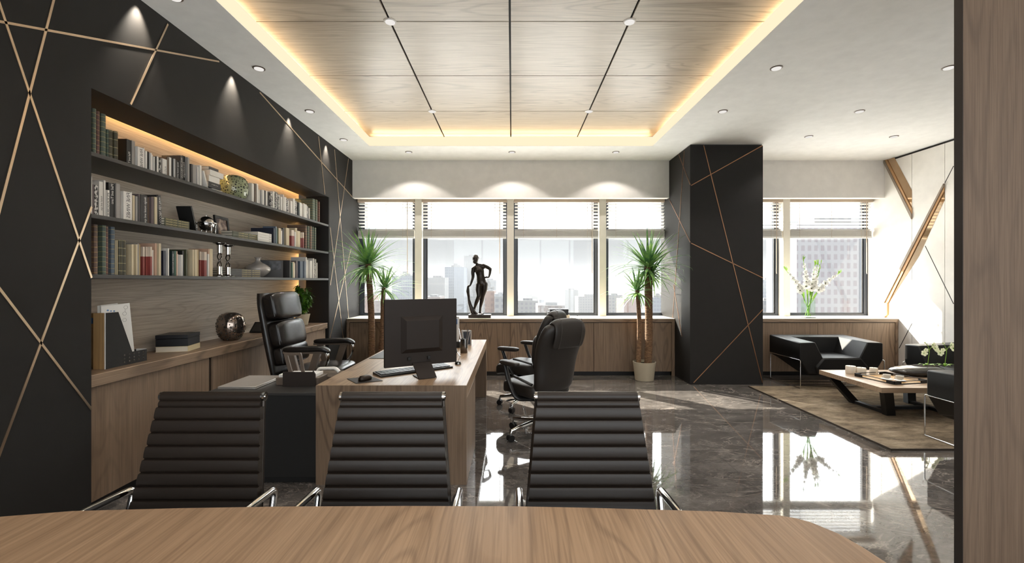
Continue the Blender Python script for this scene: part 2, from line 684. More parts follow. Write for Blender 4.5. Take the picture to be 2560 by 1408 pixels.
M_['navy_black'] = plain('blue_black_lacquer', (20, 22, 27), .45)
M_['grey_pad'] = plain('grey_leather_pad', (70, 70, 70), .5)
M_['silver'] = plain('silver_laptop', (176, 170, 164), .35, metal=.5)
M_['lamp_white'] = glow('downlight_glow', (255, 250, 244), .5)
M_['cove'] = glow('warm_cove_glow', (255, 236, 200), .62)
M_['led'] = glow('warm_led', (255, 224, 178), 16.0)
M_['led_shelf'] = glow('amber_led', (255, 200, 128), 40.0)
M_['ink'] = plain('black_ink', (24, 22, 22), .7)
M_['ink_white'] = plain('white_ink', (224, 220, 214), .7)
M_['ink_blue'] = plain('blue_ink', (90, 130, 180), .7)
M_['ink_gold'] = plain('gilt_lettering', (196, 176, 120), .5)
M_['sunlit_top'] = plain('sunlit_white_top', (226, 216, 200), .5)  # white of the sunlit cabinet top put into the colour

# ================================================================== the room
XL, XR, YB, YF, ZC = -2.63, 6.14, 7.86, -2.6, 3.495
NY0, NY1, NZ, NX = 2.845, 6.55, 2.71, -3.06          # wall niche

struct(MB().box(-3.3, 6.4, YF - .2, 8.1, -.2, 0).build('floor', M_['marble']))

m = MB()
m.box(XL - .55, XL, YF, NY0, 0, ZC)
m.box(XL - .33, XL, NY1, 8.0, 0, ZC)
m.box(XL - .55, XL - .33, NY1 + .1, 8.0, 0, ZC)
m.box(XL - .55, XL, NY0, NY1, NZ + .12, ZC)
m.box(XL - .335, XL, NY0, NY1, NZ, NZ + .12)          # soffit over the niche; an LED slot stays open behind it
m.box(XL - .55, NX - .06, NY0, NY1, 0, NZ + .12)
wl_ = struct(m.build('wall_left', M_['dark_wall']))
struct(MB().box(NX - .055, NX, NY0, NY1 - .02, .02, NZ + .115).build('wall_niche_back', M_['wood_panel']))
# strip of wood beyond the niche's far slot, and its dark cheek
m = MB()
m.box(XL - .33, XL - .002, NY1 - .012, NY1 - .001, .02, NZ - .001)
struct(m.build('trim_1', M_['black']))

# unseen wall behind the camera; its glazing is added to let in fill light
m = MB()
m.box(-3.2, 6.4, YF - .2, YF, 3.3, ZC)
m.box(-3.2, -2.4, YF - .2, YF, 0, 3.3)
m.box(5.9, 6.4, YF - .2, YF, 0, 3.3)
m.box(-2.4, 5.9, YF - .2, YF, 0, .12)
struct(m.build('wall_front', M_['white_paint']))
m = MB()
for i in range(8):
    x = -2.4 + i * 8.3 / 7
    m.box(x - .03 + (.03 if i == 0 else 0), x + .03 - (.03 if i == 7 else 0), YF - .14, YF - .06, .12, 3.3)
w_ = struct(m.build('window_7', M_['frame_dark']))
MB().box(-2.4, 5.9, YF - .055, YF - .05, .12, 3.3).build('pane', M_['glass'], w_)

# right-hand wall: white panels with thin grooves, two sloping mirror channels
struct(MB().box(XR + .03, XR + .25, YF, 8.0, 0, ZC).build('wall_right', M_['groove']))
m = MB()
ys = [YF, -1.8, -1.27, -.74, -.21, .32, .85, 1.38, 1.91, 2.44, 2.97, 3.5, 4.03, 4.56, 5.09, 5.395, 5.925, 6.457, 6.99, 7.855]
for a, b in zip(ys[:-1], ys[1:]):
    m.box(XR, XR + .028, a + .004, b - .004, .0, ZC - .035)
struct(m.build('trim_2', M_['wall_panel']))


def wall_strip(X, a, b, w, t, mat, name, side, ext=(0, 0)):
    """a flat strip on the plane X = const between picture points a and b"""
    p, q = PX(*a, X), PX(*b, X)
    d = (q - p).normalized()
    # strips that leave the picture run on to the ceiling, the floor or the end of the wall
    while ext[0] and .01 < p.z < ZC - .01 and p.y > YF + .1:
        p = p - d * .01
    while ext[1] and .01 < q.z < ZC - .01 and q.y > YF + .1:
        q = q + d * .01
    n = Vector((0, -d.z, d.y)) * w / 2
    m = MB()
    s = Vector((t * side, 0, 0))
    vs = [p + n, q + n, q - n, p - n]
    m.add([v - s * .2 for v in vs] + [v + s for v in vs], [(0, 1, 2, 3), (4, 5, 6, 7), (0, 1, 5, 4), (1, 2, 6, 5), (2, 3, 7, 6), (3, 0, 4, 7)])
    return struct(m.build(name, mat))


k = 3
for a, b, *e in (((-4, 5), (228, 695), (1, 0)), ((133, 0), (0, 515), (1, 1)), ((0, 54), (547, 154), (1, 0)), ((419, 60), (326, 261)), ((228, 517), (0, 1130), (0, 1)), ((0, 725), (228, 1024), (1, 0)),
             ((649, 231), (880, 492)), ((796, 341), (812, 486)), ((836, 374), (871, 796)), ((871, 397), (825.5, 713)), ((825, 569), (858, 848)), ((877, 622), (825, 845))):
    wall_strip(XL, a, b, .013, .004, M_['gold'], 'trim_%d' % k, 1, e[0] if e else (0, 0))
    k += 1
for a, b in (((2384, 415), (2362, 458)), ((2313, 615), (2384, 760)), ((2248, 871), (2280, 809))):
    wall_strip(XR, a, b, .012, .001, M_['groove'], 'trim_%d' % k, -1)
    k += 1


def wall_poly(X, pts, t, mat, side):
    ps = [PX(*p, X) for p in pts]
    m = MB()
    n = len(ps)
    s = Vector((t * side, 0, 0))
    m.add(ps + [p + s for p in ps], [tuple(range(n)), tuple(range(n, 2 * n))] + [(i, (i + 1) % n, n + (i + 1) % n, n + i) for i in range(n)])
    global k
    o = struct(m.build('trim_%d' % k, mat))
    k += 1
    return o


wall_poly(XR, [(2218, 398), (2236, 393), (2280, 476), (2280, 548)], .003, M_['bronze_mirror'], -1)
wall_poly(XR, [(2362, 470), (2362, 500), (2298, 640), (2220, 762), (2216, 752)], .003, M_['bronze_mirror'], -1)
wall_poly(XR, [(2208, 400), (2213, 399), (2281, 534), (2281, 548)], .022, M_['grey_trim'], -1)
wall_poly(XR, [(2213, 399), (2218, 398), (2281, 522), (2281, 534)], .014, M_['tan_trim'], -1)
wall_poly(XR, [(2362, 459), (2362, 468), (2213, 759), (2207, 757)], .026, M_['grey_trim'], -1)
wall_poly(XR, [(2362, 468), (2362, 478), (2222, 757), (2213, 759)], .014, M_['tan_trim'], -1)
wall_poly(XR, [(2207, 758), (2222, 757), (2222, 787), (2214, 794), (2207, 794)], .03, M_['tan_trim'], -1)

# timber screen at the near right
struct(MB().box(1.884, 3.4, 1.90, 1.938, 0, ZC).build('wall_screen', M_['wood_pillar']))
struct(MB().box(1.8815, 1.8838, 1.9005, 1.9375, 0, ZC - .001).build('trim_%d' % k, M_['edge_dark']))
k += 1

# ceiling: white soffit with a long recess, pale timber panels inside it
RX0, RX1, RY0, RY1 = -2.10, 2.07, -1.2, 6.70
m = MB()
m.box(XL - .02, RX0, YF, 8.0, ZC, ZC + .135)
m.box(RX1, XR + .1, YF, 8.0, ZC, ZC + .135)
m.box(RX0, RX1, RY1, 8.0, ZC, ZC + .135)
m.box(RX0, RX1, YF, RY0, ZC, ZC + .135)
struct(m.build('ceiling', M_['ceil_paint']))
ZW = 3.70
m = MB()
xs = [RX0 - .24, -1.031, -.018, .994, RX1 + .24]
yy = [RY0 - .2, -.21, .80, 1.815, 2.835, 3.85, 4.864, 5.878, RY1 + .24]
for a, b in zip(xs[:-1], xs[1:]):
    for c, d in zip(yy[:-1], yy[1:]):
        m.box(a + .009, b - .009, c + .006, d - .006, ZW, ZW + .02)
struct(m.build('ceiling_timber_panels', M_['wood_ceil']))
m = MB()
m.box(RX0 - .3, RX1 + .3, RY0 - .3, RY1 + .3, ZW + .05, ZW + .08)
m.box(RX0 - .3, RX0 - .245, RY0 - .3, RY1 + .3, ZC + .135, ZW + .05)
m.box(RX1 + .245, RX1 + .3, RY0 - .3, RY1 + .3, ZC + .135, ZW + .05)
m.box(RX0 - .3, RX1 + .3, RY1 + .245, RY1 + .3, ZC + .135, ZW + .05)
m.box(RX0 - .3, RX1 + .3, RY0 - .3, RY0 - .245, ZC + .135, ZW + .05)
struct(m.build('ceiling_void', M_['black']))

# cove lights: a glowing band on the recess edge with an LED strip lying behind it
for side, (bx, lx), lab in (
        ('left', ((RX0, RX0 + .004, RY0, RY1 - .004), (RX0 - .17, RX0 - .15, RY0, RY1)), 'warm glowing cove light running along the left edge of the ceiling recess'),
        ('right', ((RX1 - .004, RX1, RY0, RY1 - .004), (RX1 + .15, RX1 + .17, RY0, RY1)), 'warm glowing cove light running along the right edge of the ceiling recess'),
        ('far', ((RX0, RX1, RY1 - .004, RY1), (RX0, RX1, RY1 + .15, RY1 + .17)), 'warm glowing cove light across the far end of the ceiling recess')):
    t = thing('cove_light', lab, 'ceiling light', ((bx[0] + bx[1]) / 2, (bx[2] + bx[3]) / 2, ZC), 0, 'cove lights around the ceiling recess')
    MB().box(*bx, ZC + .003, ZC + .135).build('diffuser', M_['cove'], t)
    MB().box(*lx, ZC + .136, ZC + .15).build('led_strip', M_['led'], t)

# downlights
ORD = ['first', 'second', 'third', 'fourth', 'fifth', 'sixth']


def downlight(x, y, z, label, group, watts=0, ang=100, blend=.5, on_wood=False):
    t = thing('downlight', label, 'ceiling light', (x, y, z), 0, group)
    r = .048
    m = MB()
    m.lathe([(r, -.006), (r + .006, -.004), (r + .006, .0), (r, .0)], (x, y, z), 28)
    m.build('trim_ring', M_['white_paint'] if on_wood else M_['taupe_metal'], t, 40)
    MB().lathe([(.0, -.011), (r - .008, -.011), (r - .005, -.004), (0, -.004)], (x, y, z), 28).build('lens', M_['lamp_white'], t, 40)
    if watts:
        l = bpy.data.lights.new('downlight_lamp', 'SPOT')
        l.energy = watts
        l.spot_size = math.radians(ang)
        l.spot_blend = blend
        l.shadow_soft_size = .03
        l.color = (1, .95, .89)
        o = bpy.data.objects.new('lamp', l)
        COL.objects.link(o)
        o.parent = t
        o.location = (0, 0, -.02)
    return t


G = 'round downlights in the ceiling'
for i, y in enumerate((6.397, 5.328, 4.257, 3.19)):
    downlight(-2.367, y, ZC, 'small round downlight over the bookcase wall, %s from the windows' % ORD[i], G)
for i, x in enumerate((-1.59, .0, 1.60)):
    downlight(x, 7.01, ZC, 'small round downlight beside the window pelmet, ' + ['left one of three', 'middle one of three', 'right one of three'][i], G, 22, 118, .25)
for x, y, lab in ((2.468, 4.249, 'nearer of two downlights just right of the ceiling recess'), (2.468, 5.33, 'farther of two downlights just right of the ceiling recess'),
                  (4.07, 4.24, 'downlight partly hidden by the timber screen edge'), (4.07, 5.33, 'downlight second from the timber screen above the lounge'),
                  (4.08, 6.256, 'downlight in front of the white pelmet, left of the far lounge pair'), (5.25, 6.256, 'downlight in front of the white pelmet, right of the far lounge pair')):
    downlight(x, y, ZC, lab, G, 26, 120)
for i, y in enumerate((5.878, 3.85)):
    for x, s in ((-1.031, 'left'), (.994, 'right')):
        downlight(x, y, ZW, 'white downlight set in the timber ceiling, %s %s one' % (('far', 'near')[i], s), G, 22, 120, .6, True)
for x in (-1.031, .994):                                # the next ones over the meeting table, above the frame
    for y in (1.815, -.21):
        l = bpy.data.lights.new('downlight_lamp', 'SPOT')
        l.energy, l.spot_size, l.spot_blend, l.shadow_soft_size, l.color = 30, math.radians(130), .6, .05, (1, .95, .89)
        o = bpy.data.objects.new('lamp', l)
        COL.objects.link(o)
        o.location = (x, y, ZW - .02)
# narrow beams grazing the bookcase wall
for y in (3.194, 4.276, 5.364, 6.436):
    l = bpy.data.lights.new('wall_washer', 'SPOT')
    l.energy, l.spot_size, l.spot_blend, l.shadow_soft_size, l.color = 60, math.radians(64), 1.0, .012, (1, .91, .78)
    o = bpy.data.objects.new('wall_washer', l)
    COL.objects.link(o)
    o.location = (XL + .05, y, ZC - .005)
    o.rotation_euler = Vector((-.10, 0, -1)).to_track_quat('-Z', 'Y').to_euler()
# LED tape in the niche slots
MB().box(NX + .012, NX + .03, NY0 + .02, NY1 - .03, NZ + .095, NZ + .105).build('led_strip', M_['led_shelf'])
tag(bpy.data.objects['led_strip.003'], 'amber light strip along the top of the bookcase niche', 'light strip')
MB().box(XL - .342, XL - .334, NY1 + .03, NY1 + .045, .93, NZ - .02).build('led_strip', M_['led_shelf'])
tag(bpy.data.objects['led_strip.004'], 'amber light strip standing at the far back corner of the bookcase niche', 'light strip')

# ------------------------------------------------------------------ window wall
POSTS = [-1.59, -.027, 1.54, 3.10, 4.66]
m = MB()
m.box(-3.2, 6.4, YB, 8.1, 2.93, ZC)
m.box(-3.2, 6.4, YB, 8.1, 0, .895)
struct(m.build('wall_back', M_['white_paint']))
struct(MB().box(XL, 2.59, 7.50, 7.62, 2.88, ZC).build('trim_%d' % k, M_['fabric_white']))
k += 1
struct(MB().box(3.65, XR, 7.50, 7.62, 2.88, ZC).build('trim_%d' % k, M_['fabric_white']))
k += 1
m = MB()
m.box(XL, 2.6, 7.62, YB, 2.905, 2.93)
m.box(3.6, XR, 7.62, YB, 2.905, 2.93)
struct(m.build('trim_%d' % k, M_['white_paint']))
k += 1
edges = [XL] + POSTS + [XR]
for i, (a, b) in enumerate(zip(edges[:-1], edges[1:])):
    x0, x1 = a + (.05 if i else 0), b - (.05 if i < 5 else 0)
    w = MB()
    fr = .064
    w.box(x0, x0 + fr, 7.86, 7.95, .895, 2.93)
    w.box(x1 - fr, x1, 7.86, 7.95, .895, 2.93)
    w.box(x0 + fr, x1 - fr, 7.86, 7.95, .895, .947)
    w.box(x0 + fr, x1 - fr, 7.86, 7.95, 2.88, 2.93)
    win = struct(w.build('window_%d' % (i + 1), M_['frame_dark'], bevel=.004))
    MB().box(x0 + fr, x1 - fr, 7.915, 7.921, .947, 2.88).build('pane', M_['glass'], win)
    m = MB()
    for u in (x0 + fr, x1 - fr - .014):
        m.box(u, u + .014, 7.875, 7.90, .947, 2.88)
    m.box(x0 + fr + .014, x1 - fr - .014, 7.875, 7.90, .947, .96)
    m.build('gasket', M_['black'], win)
for x in POSTS:
    o = struct(MB().box(x - .0575, x + .0575, 7.72, YB, .91, 2.905).build('trim_%d' % k, M_['post']))
    k += 1

BL = ['far left window', 'second window from the left', 'third window from the left', 'window left of the dark column', 'narrow window just right of the dark column', 'right-hand window, above the flower vase']
for i, (a, b) in enumerate(zip(edges[:-1], edges[1:])):
    x0, x1 = a + .062, b - .062
    if i == 0:
        x0 = XL + .01
    if i == 5:
        x1 = XR - .015
    xc = (x0 + x1) / 2
    t = thing('venetian_blind', 'white venetian blind half lowered over the ' + BL[i], 'blind', (xc, 7.75, 2.9), 0, 'venetian blinds at the windows')
    MB().box(x0, x1, 7.72, 7.78, 2.848, 2.9).build('headrail', M_['headrail'], t)
    m = MB()
    for j in range(9):
        z = 2.815 - j * .0548
        R = Matrix.Translation((xc, 7.75, z)) @ Matrix.Rotation(math.radians(-24), 4, 'X')
        L = (x1 - x0) / 2 - .012
        for u0, u1 in ((-.026, -.009), (-.009, .009), (.009, .026)):
            c0, c1 = .004 * (1 - (u0 / .026) ** 2), .004 * (1 - (u1 / .026) ** 2)
            m.add([R @ Vector(p) for p in ((-L, u0, c0), (L, u0, c0), (L, u1, c1), (-L, u1, c1), (-L, u0, c0 + .0018), (L, u0, c0 + .0018), (L, u1, c1 + .0018), (-L, u1, c1 + .0018))],
                  [(0, 1, 2, 3), (4, 5, 6, 7), (0, 1, 5, 4), (2, 3, 7, 6), (0, 3, 7, 4), (1, 2, 6, 5)])
    m.build('slats', M_['slat'], t)
    m = MB()
    for j in range(9):
        m.box(x0 + .01, x1 - .01, 7.724, 7.776, 2.270 + j * .0107, 2.270 + j * .0107 + .0078)
    m.build('stacked_slats', M_['slat_grey'], t)
    MB().box(x0 + .01, x1 - .01, 7.722, 7.778, 2.235, 2.268).build('bottom_rail', M_['slat'], t, bevel=.004)
    for u in (x0 + .16, xc, x1 - .2):
        MB().tube([(u, 7.718, 2.86), (u, 7.718, 2.25)], .0022, 6).build('ladder_cord', M_['headrail'], t)
    for u in (x1 - .15, x1 - .09):
        MB().tube([(u, 7.714, 2.86), (u, 7.714, 2.25)], .0018, 6).build('lift_cord', M_['headrail'], t)
    MB().tube([(x1 - .12, 7.705, 2.86), (x1 - .12, 7.705, 1.66), (x1 - .115, 7.705, 1.63)], .006, 8).build('wand', M_['headrail'], t, 40)

# ------------------------------------------------------------------ column
struct(MB().box(2.59, 3.65, 6.62, YB + .05, 0, ZC - .02).build('column', M_['dark_wall']))
struct(MB().box(2.60, 3.64, 6.63, YB, ZC - .02, ZC).build('trim_%d' % k, M_['black']))
k += 1


def col_strip(a, b):
    global k
    p, q = P(*a, 6.62), P(*b, 6.62)
    d = (q - p).normalized()
    n = Vector((-d.z, 0, d.x)) * .0055
    vs = [p + n, q + n, q - n, p - n]
    s = Vector((0, -.004, 0))
    m = MB().add([v - s * .2 for v in vs] + [v + s for v in vs], [(0, 1, 2, 3), (4, 5, 6, 7), (0, 1, 5, 4), (1, 2, 6, 5), (2, 3, 7, 6), (3, 0, 4, 7)])
    struct(m.build('trim_%d' % k, M_['copper']))
    k += 1


for a, b in (((1759, 363.5), (1906, 957)), ((1906, 364), (1727.5, 464)), ((1727.5, 608), (1907, 695)), ((1907, 774), (1734, 957))):
    col_strip(a, b)
for a, b in (((1697, 386), (1726, 462)), ((1711, 378), (1682, 795)), ((1673, 498), (1726, 606)), ((1684, 712), (1705, 842))):
    wall_strip(2.59, a, b, .011, .004, M_['copper'], 'trim_%d' % k, -1)
    k += 1

# ------------------------------------------------------------------ low cabinets under the windows


def low_cabinet(x0, x1, seams, label, leg_l, leg_r):
    t = thing('low_cabinet', label, 'cabinet', ((x0 + x1) / 2, 7.5, 0))
    MB().box(x0, x1, 7.25, YB - .002, .07, .85).build('body', M_['edge_dark'], t)
    m = MB()
    if leg_l:
        m.box(x0, x0 + .045, 7.228, 7.26, 0, .852)
    if leg_r:
        m.box(x1 - .045, x1, 7.228, 7.26, 0, .852)
    if leg_l or leg_r:
        m.build('end_panel', M_['wood_v'], t)
    MB().box(x0 + .05, x1 - .05, 7.30, 7.32, 0, .07).build('plinth', M_['black'], t)
    for a, b in zip(seams[:-1], seams[1:]):
        MB().box(a + .003, b - .003, 7.236, 7.252, .068, .843).build('door', M_['wood_v'], t, bevel=.002)
    MB().box(x0, x1, 7.225, YB - .002, .853, .905).build('worktop', M_['wood_x'], t, bevel=.002)
    MB().box(x0, x1, 7.229, YB - .002, .9052, .91).build('bounce_top', M_['sunlit_top'], t)  # white sheet: sunlight put into the colour, added to bounce light up
    return t


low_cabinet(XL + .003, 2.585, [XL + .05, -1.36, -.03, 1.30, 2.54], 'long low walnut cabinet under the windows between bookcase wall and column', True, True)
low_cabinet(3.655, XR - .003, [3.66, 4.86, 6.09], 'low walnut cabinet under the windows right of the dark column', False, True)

# the bookcase: boards and the cabinet below, all in the niche
t = thing('sideboard', 'walnut sideboard with sliding doors built into the wall niche below the bookshelves', 'cabinet', (-2.85, 4.7, 0))
MB().box(NX + .002, XL - .05, NY0 + .004, NY1 - .06, .098, .82).build('body', M_['edge_dark'], t)
MB().box(NX + .002, XL - .09, NY0 + .004, NY1 - .06, 0, .098).build('plinth', M_['black'], t)
for a, b in ((NY0 + .004, 4.0), (4.045, 5.24), (5.285, NY1 - .062)):
    MB().box(XL - .05, XL - .03, a, b, .1, .83).build('door', M_['wood_v'], t, bevel=.002)
MB().box(NX + .002, XL - .002, NY0 + .003, NY1 - .055, .835, .91).build('worktop', M_['wood_y2'], t, bevel=.003)
SH = {1: 2.315, 2: 1.925, 3: 1.545}
for n, lab in ((1, 'top'), (2, 'middle'), (3, 'bottom')):
    o = MB().box(NX + .002, XL - .004, NY0 + .003, NY1 - .016, SH[n] - .026, SH[n]).build('bookshelf', M_['dark_shelf'], bevel=.002)
    tag(o, 'charcoal bookshelf board in the wall niche, the %s one of three' % lab, 'shelf', 'bookshelf boards in the niche')

# added white slab, unseen below the sills, to bounce daylight onto the ceiling
struct(MB().box(-45, 45, 8.12, 46, -2.6, -2.3).build('bounce_slab', plain('bounce_white', (226, 224, 220), .9, spec=.05)))

# ------------------------------------------------------------------ the city outside
def facade(name, wallc, winc, fw, fh, ww=.55, wh=.55):
    m, nt, b = new_mat(name)
    g = nt.nodes.new('ShaderNodeNewGeometry')
    sp = nt.nodes.new('ShaderNodeSeparateXYZ')
    nt.links.new(g.outputs['Position'], sp.inputs[0])
    h = mathn(nt, 'FRACT', mathn(nt, 'DIVIDE', mathn(nt, 'ADD', sp.outputs['X'], mathn(nt, 'MULTIPLY', sp.outputs['Y'], .97)), fw))
    v = mathn(nt, 'FRACT', mathn(nt, 'DIVIDE', sp.outputs['Z'], fh))
    f = mathn(nt, 'MULTIPLY', mathn(nt, 'LESS_THAN', h, ww), mathn(nt, 'LESS_THAN', v, wh))
    winc = tuple(.55 * a_ + .45 * b_ for a_, b_ in zip(wallc, winc))  # window tone pulled towards the wall: haze put into the colour
    c = mixc(nt, f, tuple(u * .24 for u in lin(wallc)), tuple(u * .24 for u in lin(winc)))
    sn = nt.nodes.new('ShaderNodeSeparateXYZ')
    nt.links.new(g.outputs['True Normal'], sn.inputs[0])
    c = mixc(nt, mathn(nt, 'GREATER_THAN', sn.outputs['Z'], .5), c, (.045, .045, .046))
    nt.links.new(c, b.inputs['Base Color'])
    b.inputs['Roughness'].default_value = .8
    b.inputs['Specular IOR Level'].default_value = .1
    return m


FA = [facade('pale_concrete_front', (206, 204, 203), (150, 156, 166), 3.2, 3.1), facade('warm_plaster_front', (212, 200, 194), (168, 158, 158), 3.6, 3.0, .45, .5),
      facade('bluish_tower_front', (190, 196, 206), (142, 152, 170), 2.4, 3.3, .7, .6), facade('ribbed_white_front', (222, 220, 218), (176, 180, 186), 1.6, 40, .5, .95),
      facade('terracotta_front', (214, 182, 168), (172, 150, 146), 4.0, 3.2, .4, .5), facade('office_tower_front', (216, 213, 215), (172, 152, 158), 2.15, 2.9, .55, .62)]
GZ = -70.0
struct(MB().box(-1500, 2500, 60, 3500, GZ - 1, GZ).build('ground', plain('hazy_town_ground', (58, 58, 59), .9, spec=0)))


def building(x0, x1, ytop, D, depth, mi, label, steps=0):
    a, b = P(x0, ytop, D), P(x1, ytop, D)
    t = thing('building', label, 'building', ((a.x + b.x) / 2, D, GZ), 0, 'hazy city buildings beyond the windows')
    m = MB()
    m.box(a.x, b.x, D, D + depth, GZ, a.z)
    m.build('block', FA[mi], t)
    w = b.x - a.x
    m = MB()
    m.box(a.x + w * .3, b.x - w * .25, D + depth * .2, D + depth * .7, a.z, a.z + w * .10)
    if steps:
        m.box(a.x + w * .42, b.x - w * .38, D + depth * .2, D + depth * .6, a.z + w * .10, a.z + w * .2)
    m.build('roof_house', FA[0], t)
    return t


BD = [  # x0, x1, ytop, depth, thickness, front, where
    (1992, 2200, 560, 150, 18, 5, 'wide office tower with a grid of windows behind the flower vase'),
    (1905, 1962, 700, 420, 30, 2, 'pale low block seen between column and cream mullion in the narrow window'),
    (1112, 1160, 668, 520, 40, 2, 'stepped hazy tower just left of the bronze figure'),
    (1160, 1196, 640, 560, 40, 0, 'tallest hazy tower behind the bronze figure'),
    (1066, 1112, 694, 480, 30, 3, 'ribbed pale tower at the left of the second window'),
    (1205, 1240, 700, 430, 30, 0, 'pale block behind the right arm of the bronze figure'),
    (1212, 1236, 728, 260, 20, 4, 'terracotta coloured house right of the bronze legs'),
    (1236, 1262, 735, 240, 20, 0, 'small grey block beside the right edge of the second window'),
    (1060, 1100, 742, 300, 20, 1, 'low beige block behind the monitor top at the second window'),
    (1292, 1345, 752, 330, 26, 0, 'low pale block at the left of the middle window'),
    (1345, 1412, 764, 230, 24, 1, 'long white roofed block behind the black box on the sill'),
    (1412, 1446, 725, 640, 40, 3, 'pale slab above the rooftops in the middle window'),
    (1446, 1500, 742, 560, 30, 0, 'low hazy row at the right of the middle window'),
    (1314, 1330, 668, 900, 40, 3, 'slim pale tower far off in the middle window'),
    (1520, 1556, 738, 430, 26, 0, 'pale block at the left of the window with the tall plant'),
    (1560, 1592, 748, 300, 22, 4, 'reddish low block behind the tall plant'),
    (1625, 1672, 744, 380, 26, 2, 'bluish block right of the tall plant'),
    (980, 1036, 690, 460, 30, 2, 'bluish tower block behind the left plant'),
    (884, 924, 740, 360, 24, 4, 'reddish low house at the left end of the first window'),
    (930, 980, 752, 300, 24, 1, 'beige low house between the plant trunks of the first window'),
    (1905, 1956, 752, 210, 18, 0, 'grey low block at the foot of the narrow window'),
]
for q in BD:
    building(*q, steps=q[5] == 2)
# low rooftops filling the distance
rnd = random.Random(3)
m = MB()
for i in range(900):
    D = rnd.uniform(170, 1500)
    x = rnd.uniform(-.40, .86) * D
    if any(D < q[3] + q[4] + 25 and D > q[3] - 22 and (q[0] - CX) / F * D - 40 < x < (q[1] - CX) / F * D + 12 for q in BD):
        continue
    w, h = rnd.uniform(8, 26), rnd.uniform(.12, .62) * 70
    m.box(x, x + w, D, D + rnd.uniform(8, 20), GZ, GZ + h, rnd.choice((0, 0, 1, 2, 3, 4)))
o = m.build('distant_rooftops', FA[:5])
o['kind'] = 'stuff'
tag(o, 'hazy sprawl of low rooftops filling the distance below the horizon', 'rooftops')
# haze over the town
hz = bpy.data.materials.new('town_haze')
hz.use_nodes = True
nt = hz.node_tree
nt.nodes.clear()
ho = nt.nodes.new('ShaderNodeOutputMaterial')
hv = nt.nodes.new('ShaderNodeVolumeScatter')
hv.inputs['Color'].default_value = (.034, .034, .0344, 1)
hv.inputs['Density'].default_value = .005
nt.links.new(hv.outputs[0], ho.inputs['Volume'])
o = MB().box(-1400, 2400, 62, 3400, GZ + .5, 26).build('haze', hz)
o['kind'] = 'stuff'
tag(o, 'pale haze lying over the town outside', 'haze')

# ================================================================== furniture
T = Matrix.Translation
R_ = lambda a, ax: Matrix.Rotation(math.radians(a), 4, ax)

# ---- meeting table in front: boat-shaped top
far = [(-1.75, 1.2), (-1.74, 1.285), (-1.722, 1.355), (-1.69, 1.41), (-1.652, 1.45), (-1.44, 1.489), (-1.1, 1.508), (-.774, 1.519), (-.37, 1.523), (0, 1.521), (.25, 1.511), (.474, 1.498), (.669, 1.487), (.806, 1.4676), (.8555, 1.462), (.901, 1.444), (.932, 1.42), (.9726, 1.355), (.9916, 1.285), (1.0, 1.2158), (1.003, 1.1)]
near = [(1.0, .75), (.985, .62), (.95, .52), (.9, .46), (.5, .42), (-.37, .40), (-1.2, .42), (-1.65, .46), (-1.72, .55), (-1.75, .72)]
t = thing('meeting_table', 'oak boat-shaped meeting table top across the bottom of the photo', 'table', (-.37, .95, 0))
MB().prism(far + near, 'Z', .715, .75).build('tabletop', M_['wood_y'], t, bevel=.003)
MB().prism([(x * .93 - .03, .95 + (y - .95) * .86) for x, y in far + near], 'Z', .69, .7145).build('apron', M_['edge_dark'], t)
for x in (-.876, -.093):
    MB().box(x - .035, x + .035, .62, 1.28, .03, .69).build('leg', M_['black'], t, bevel=.004)
    MB().box(x - .045, x + .045, .55, 1.33, 0, .03).build('foot', M_['black'], t, bevel=.004)


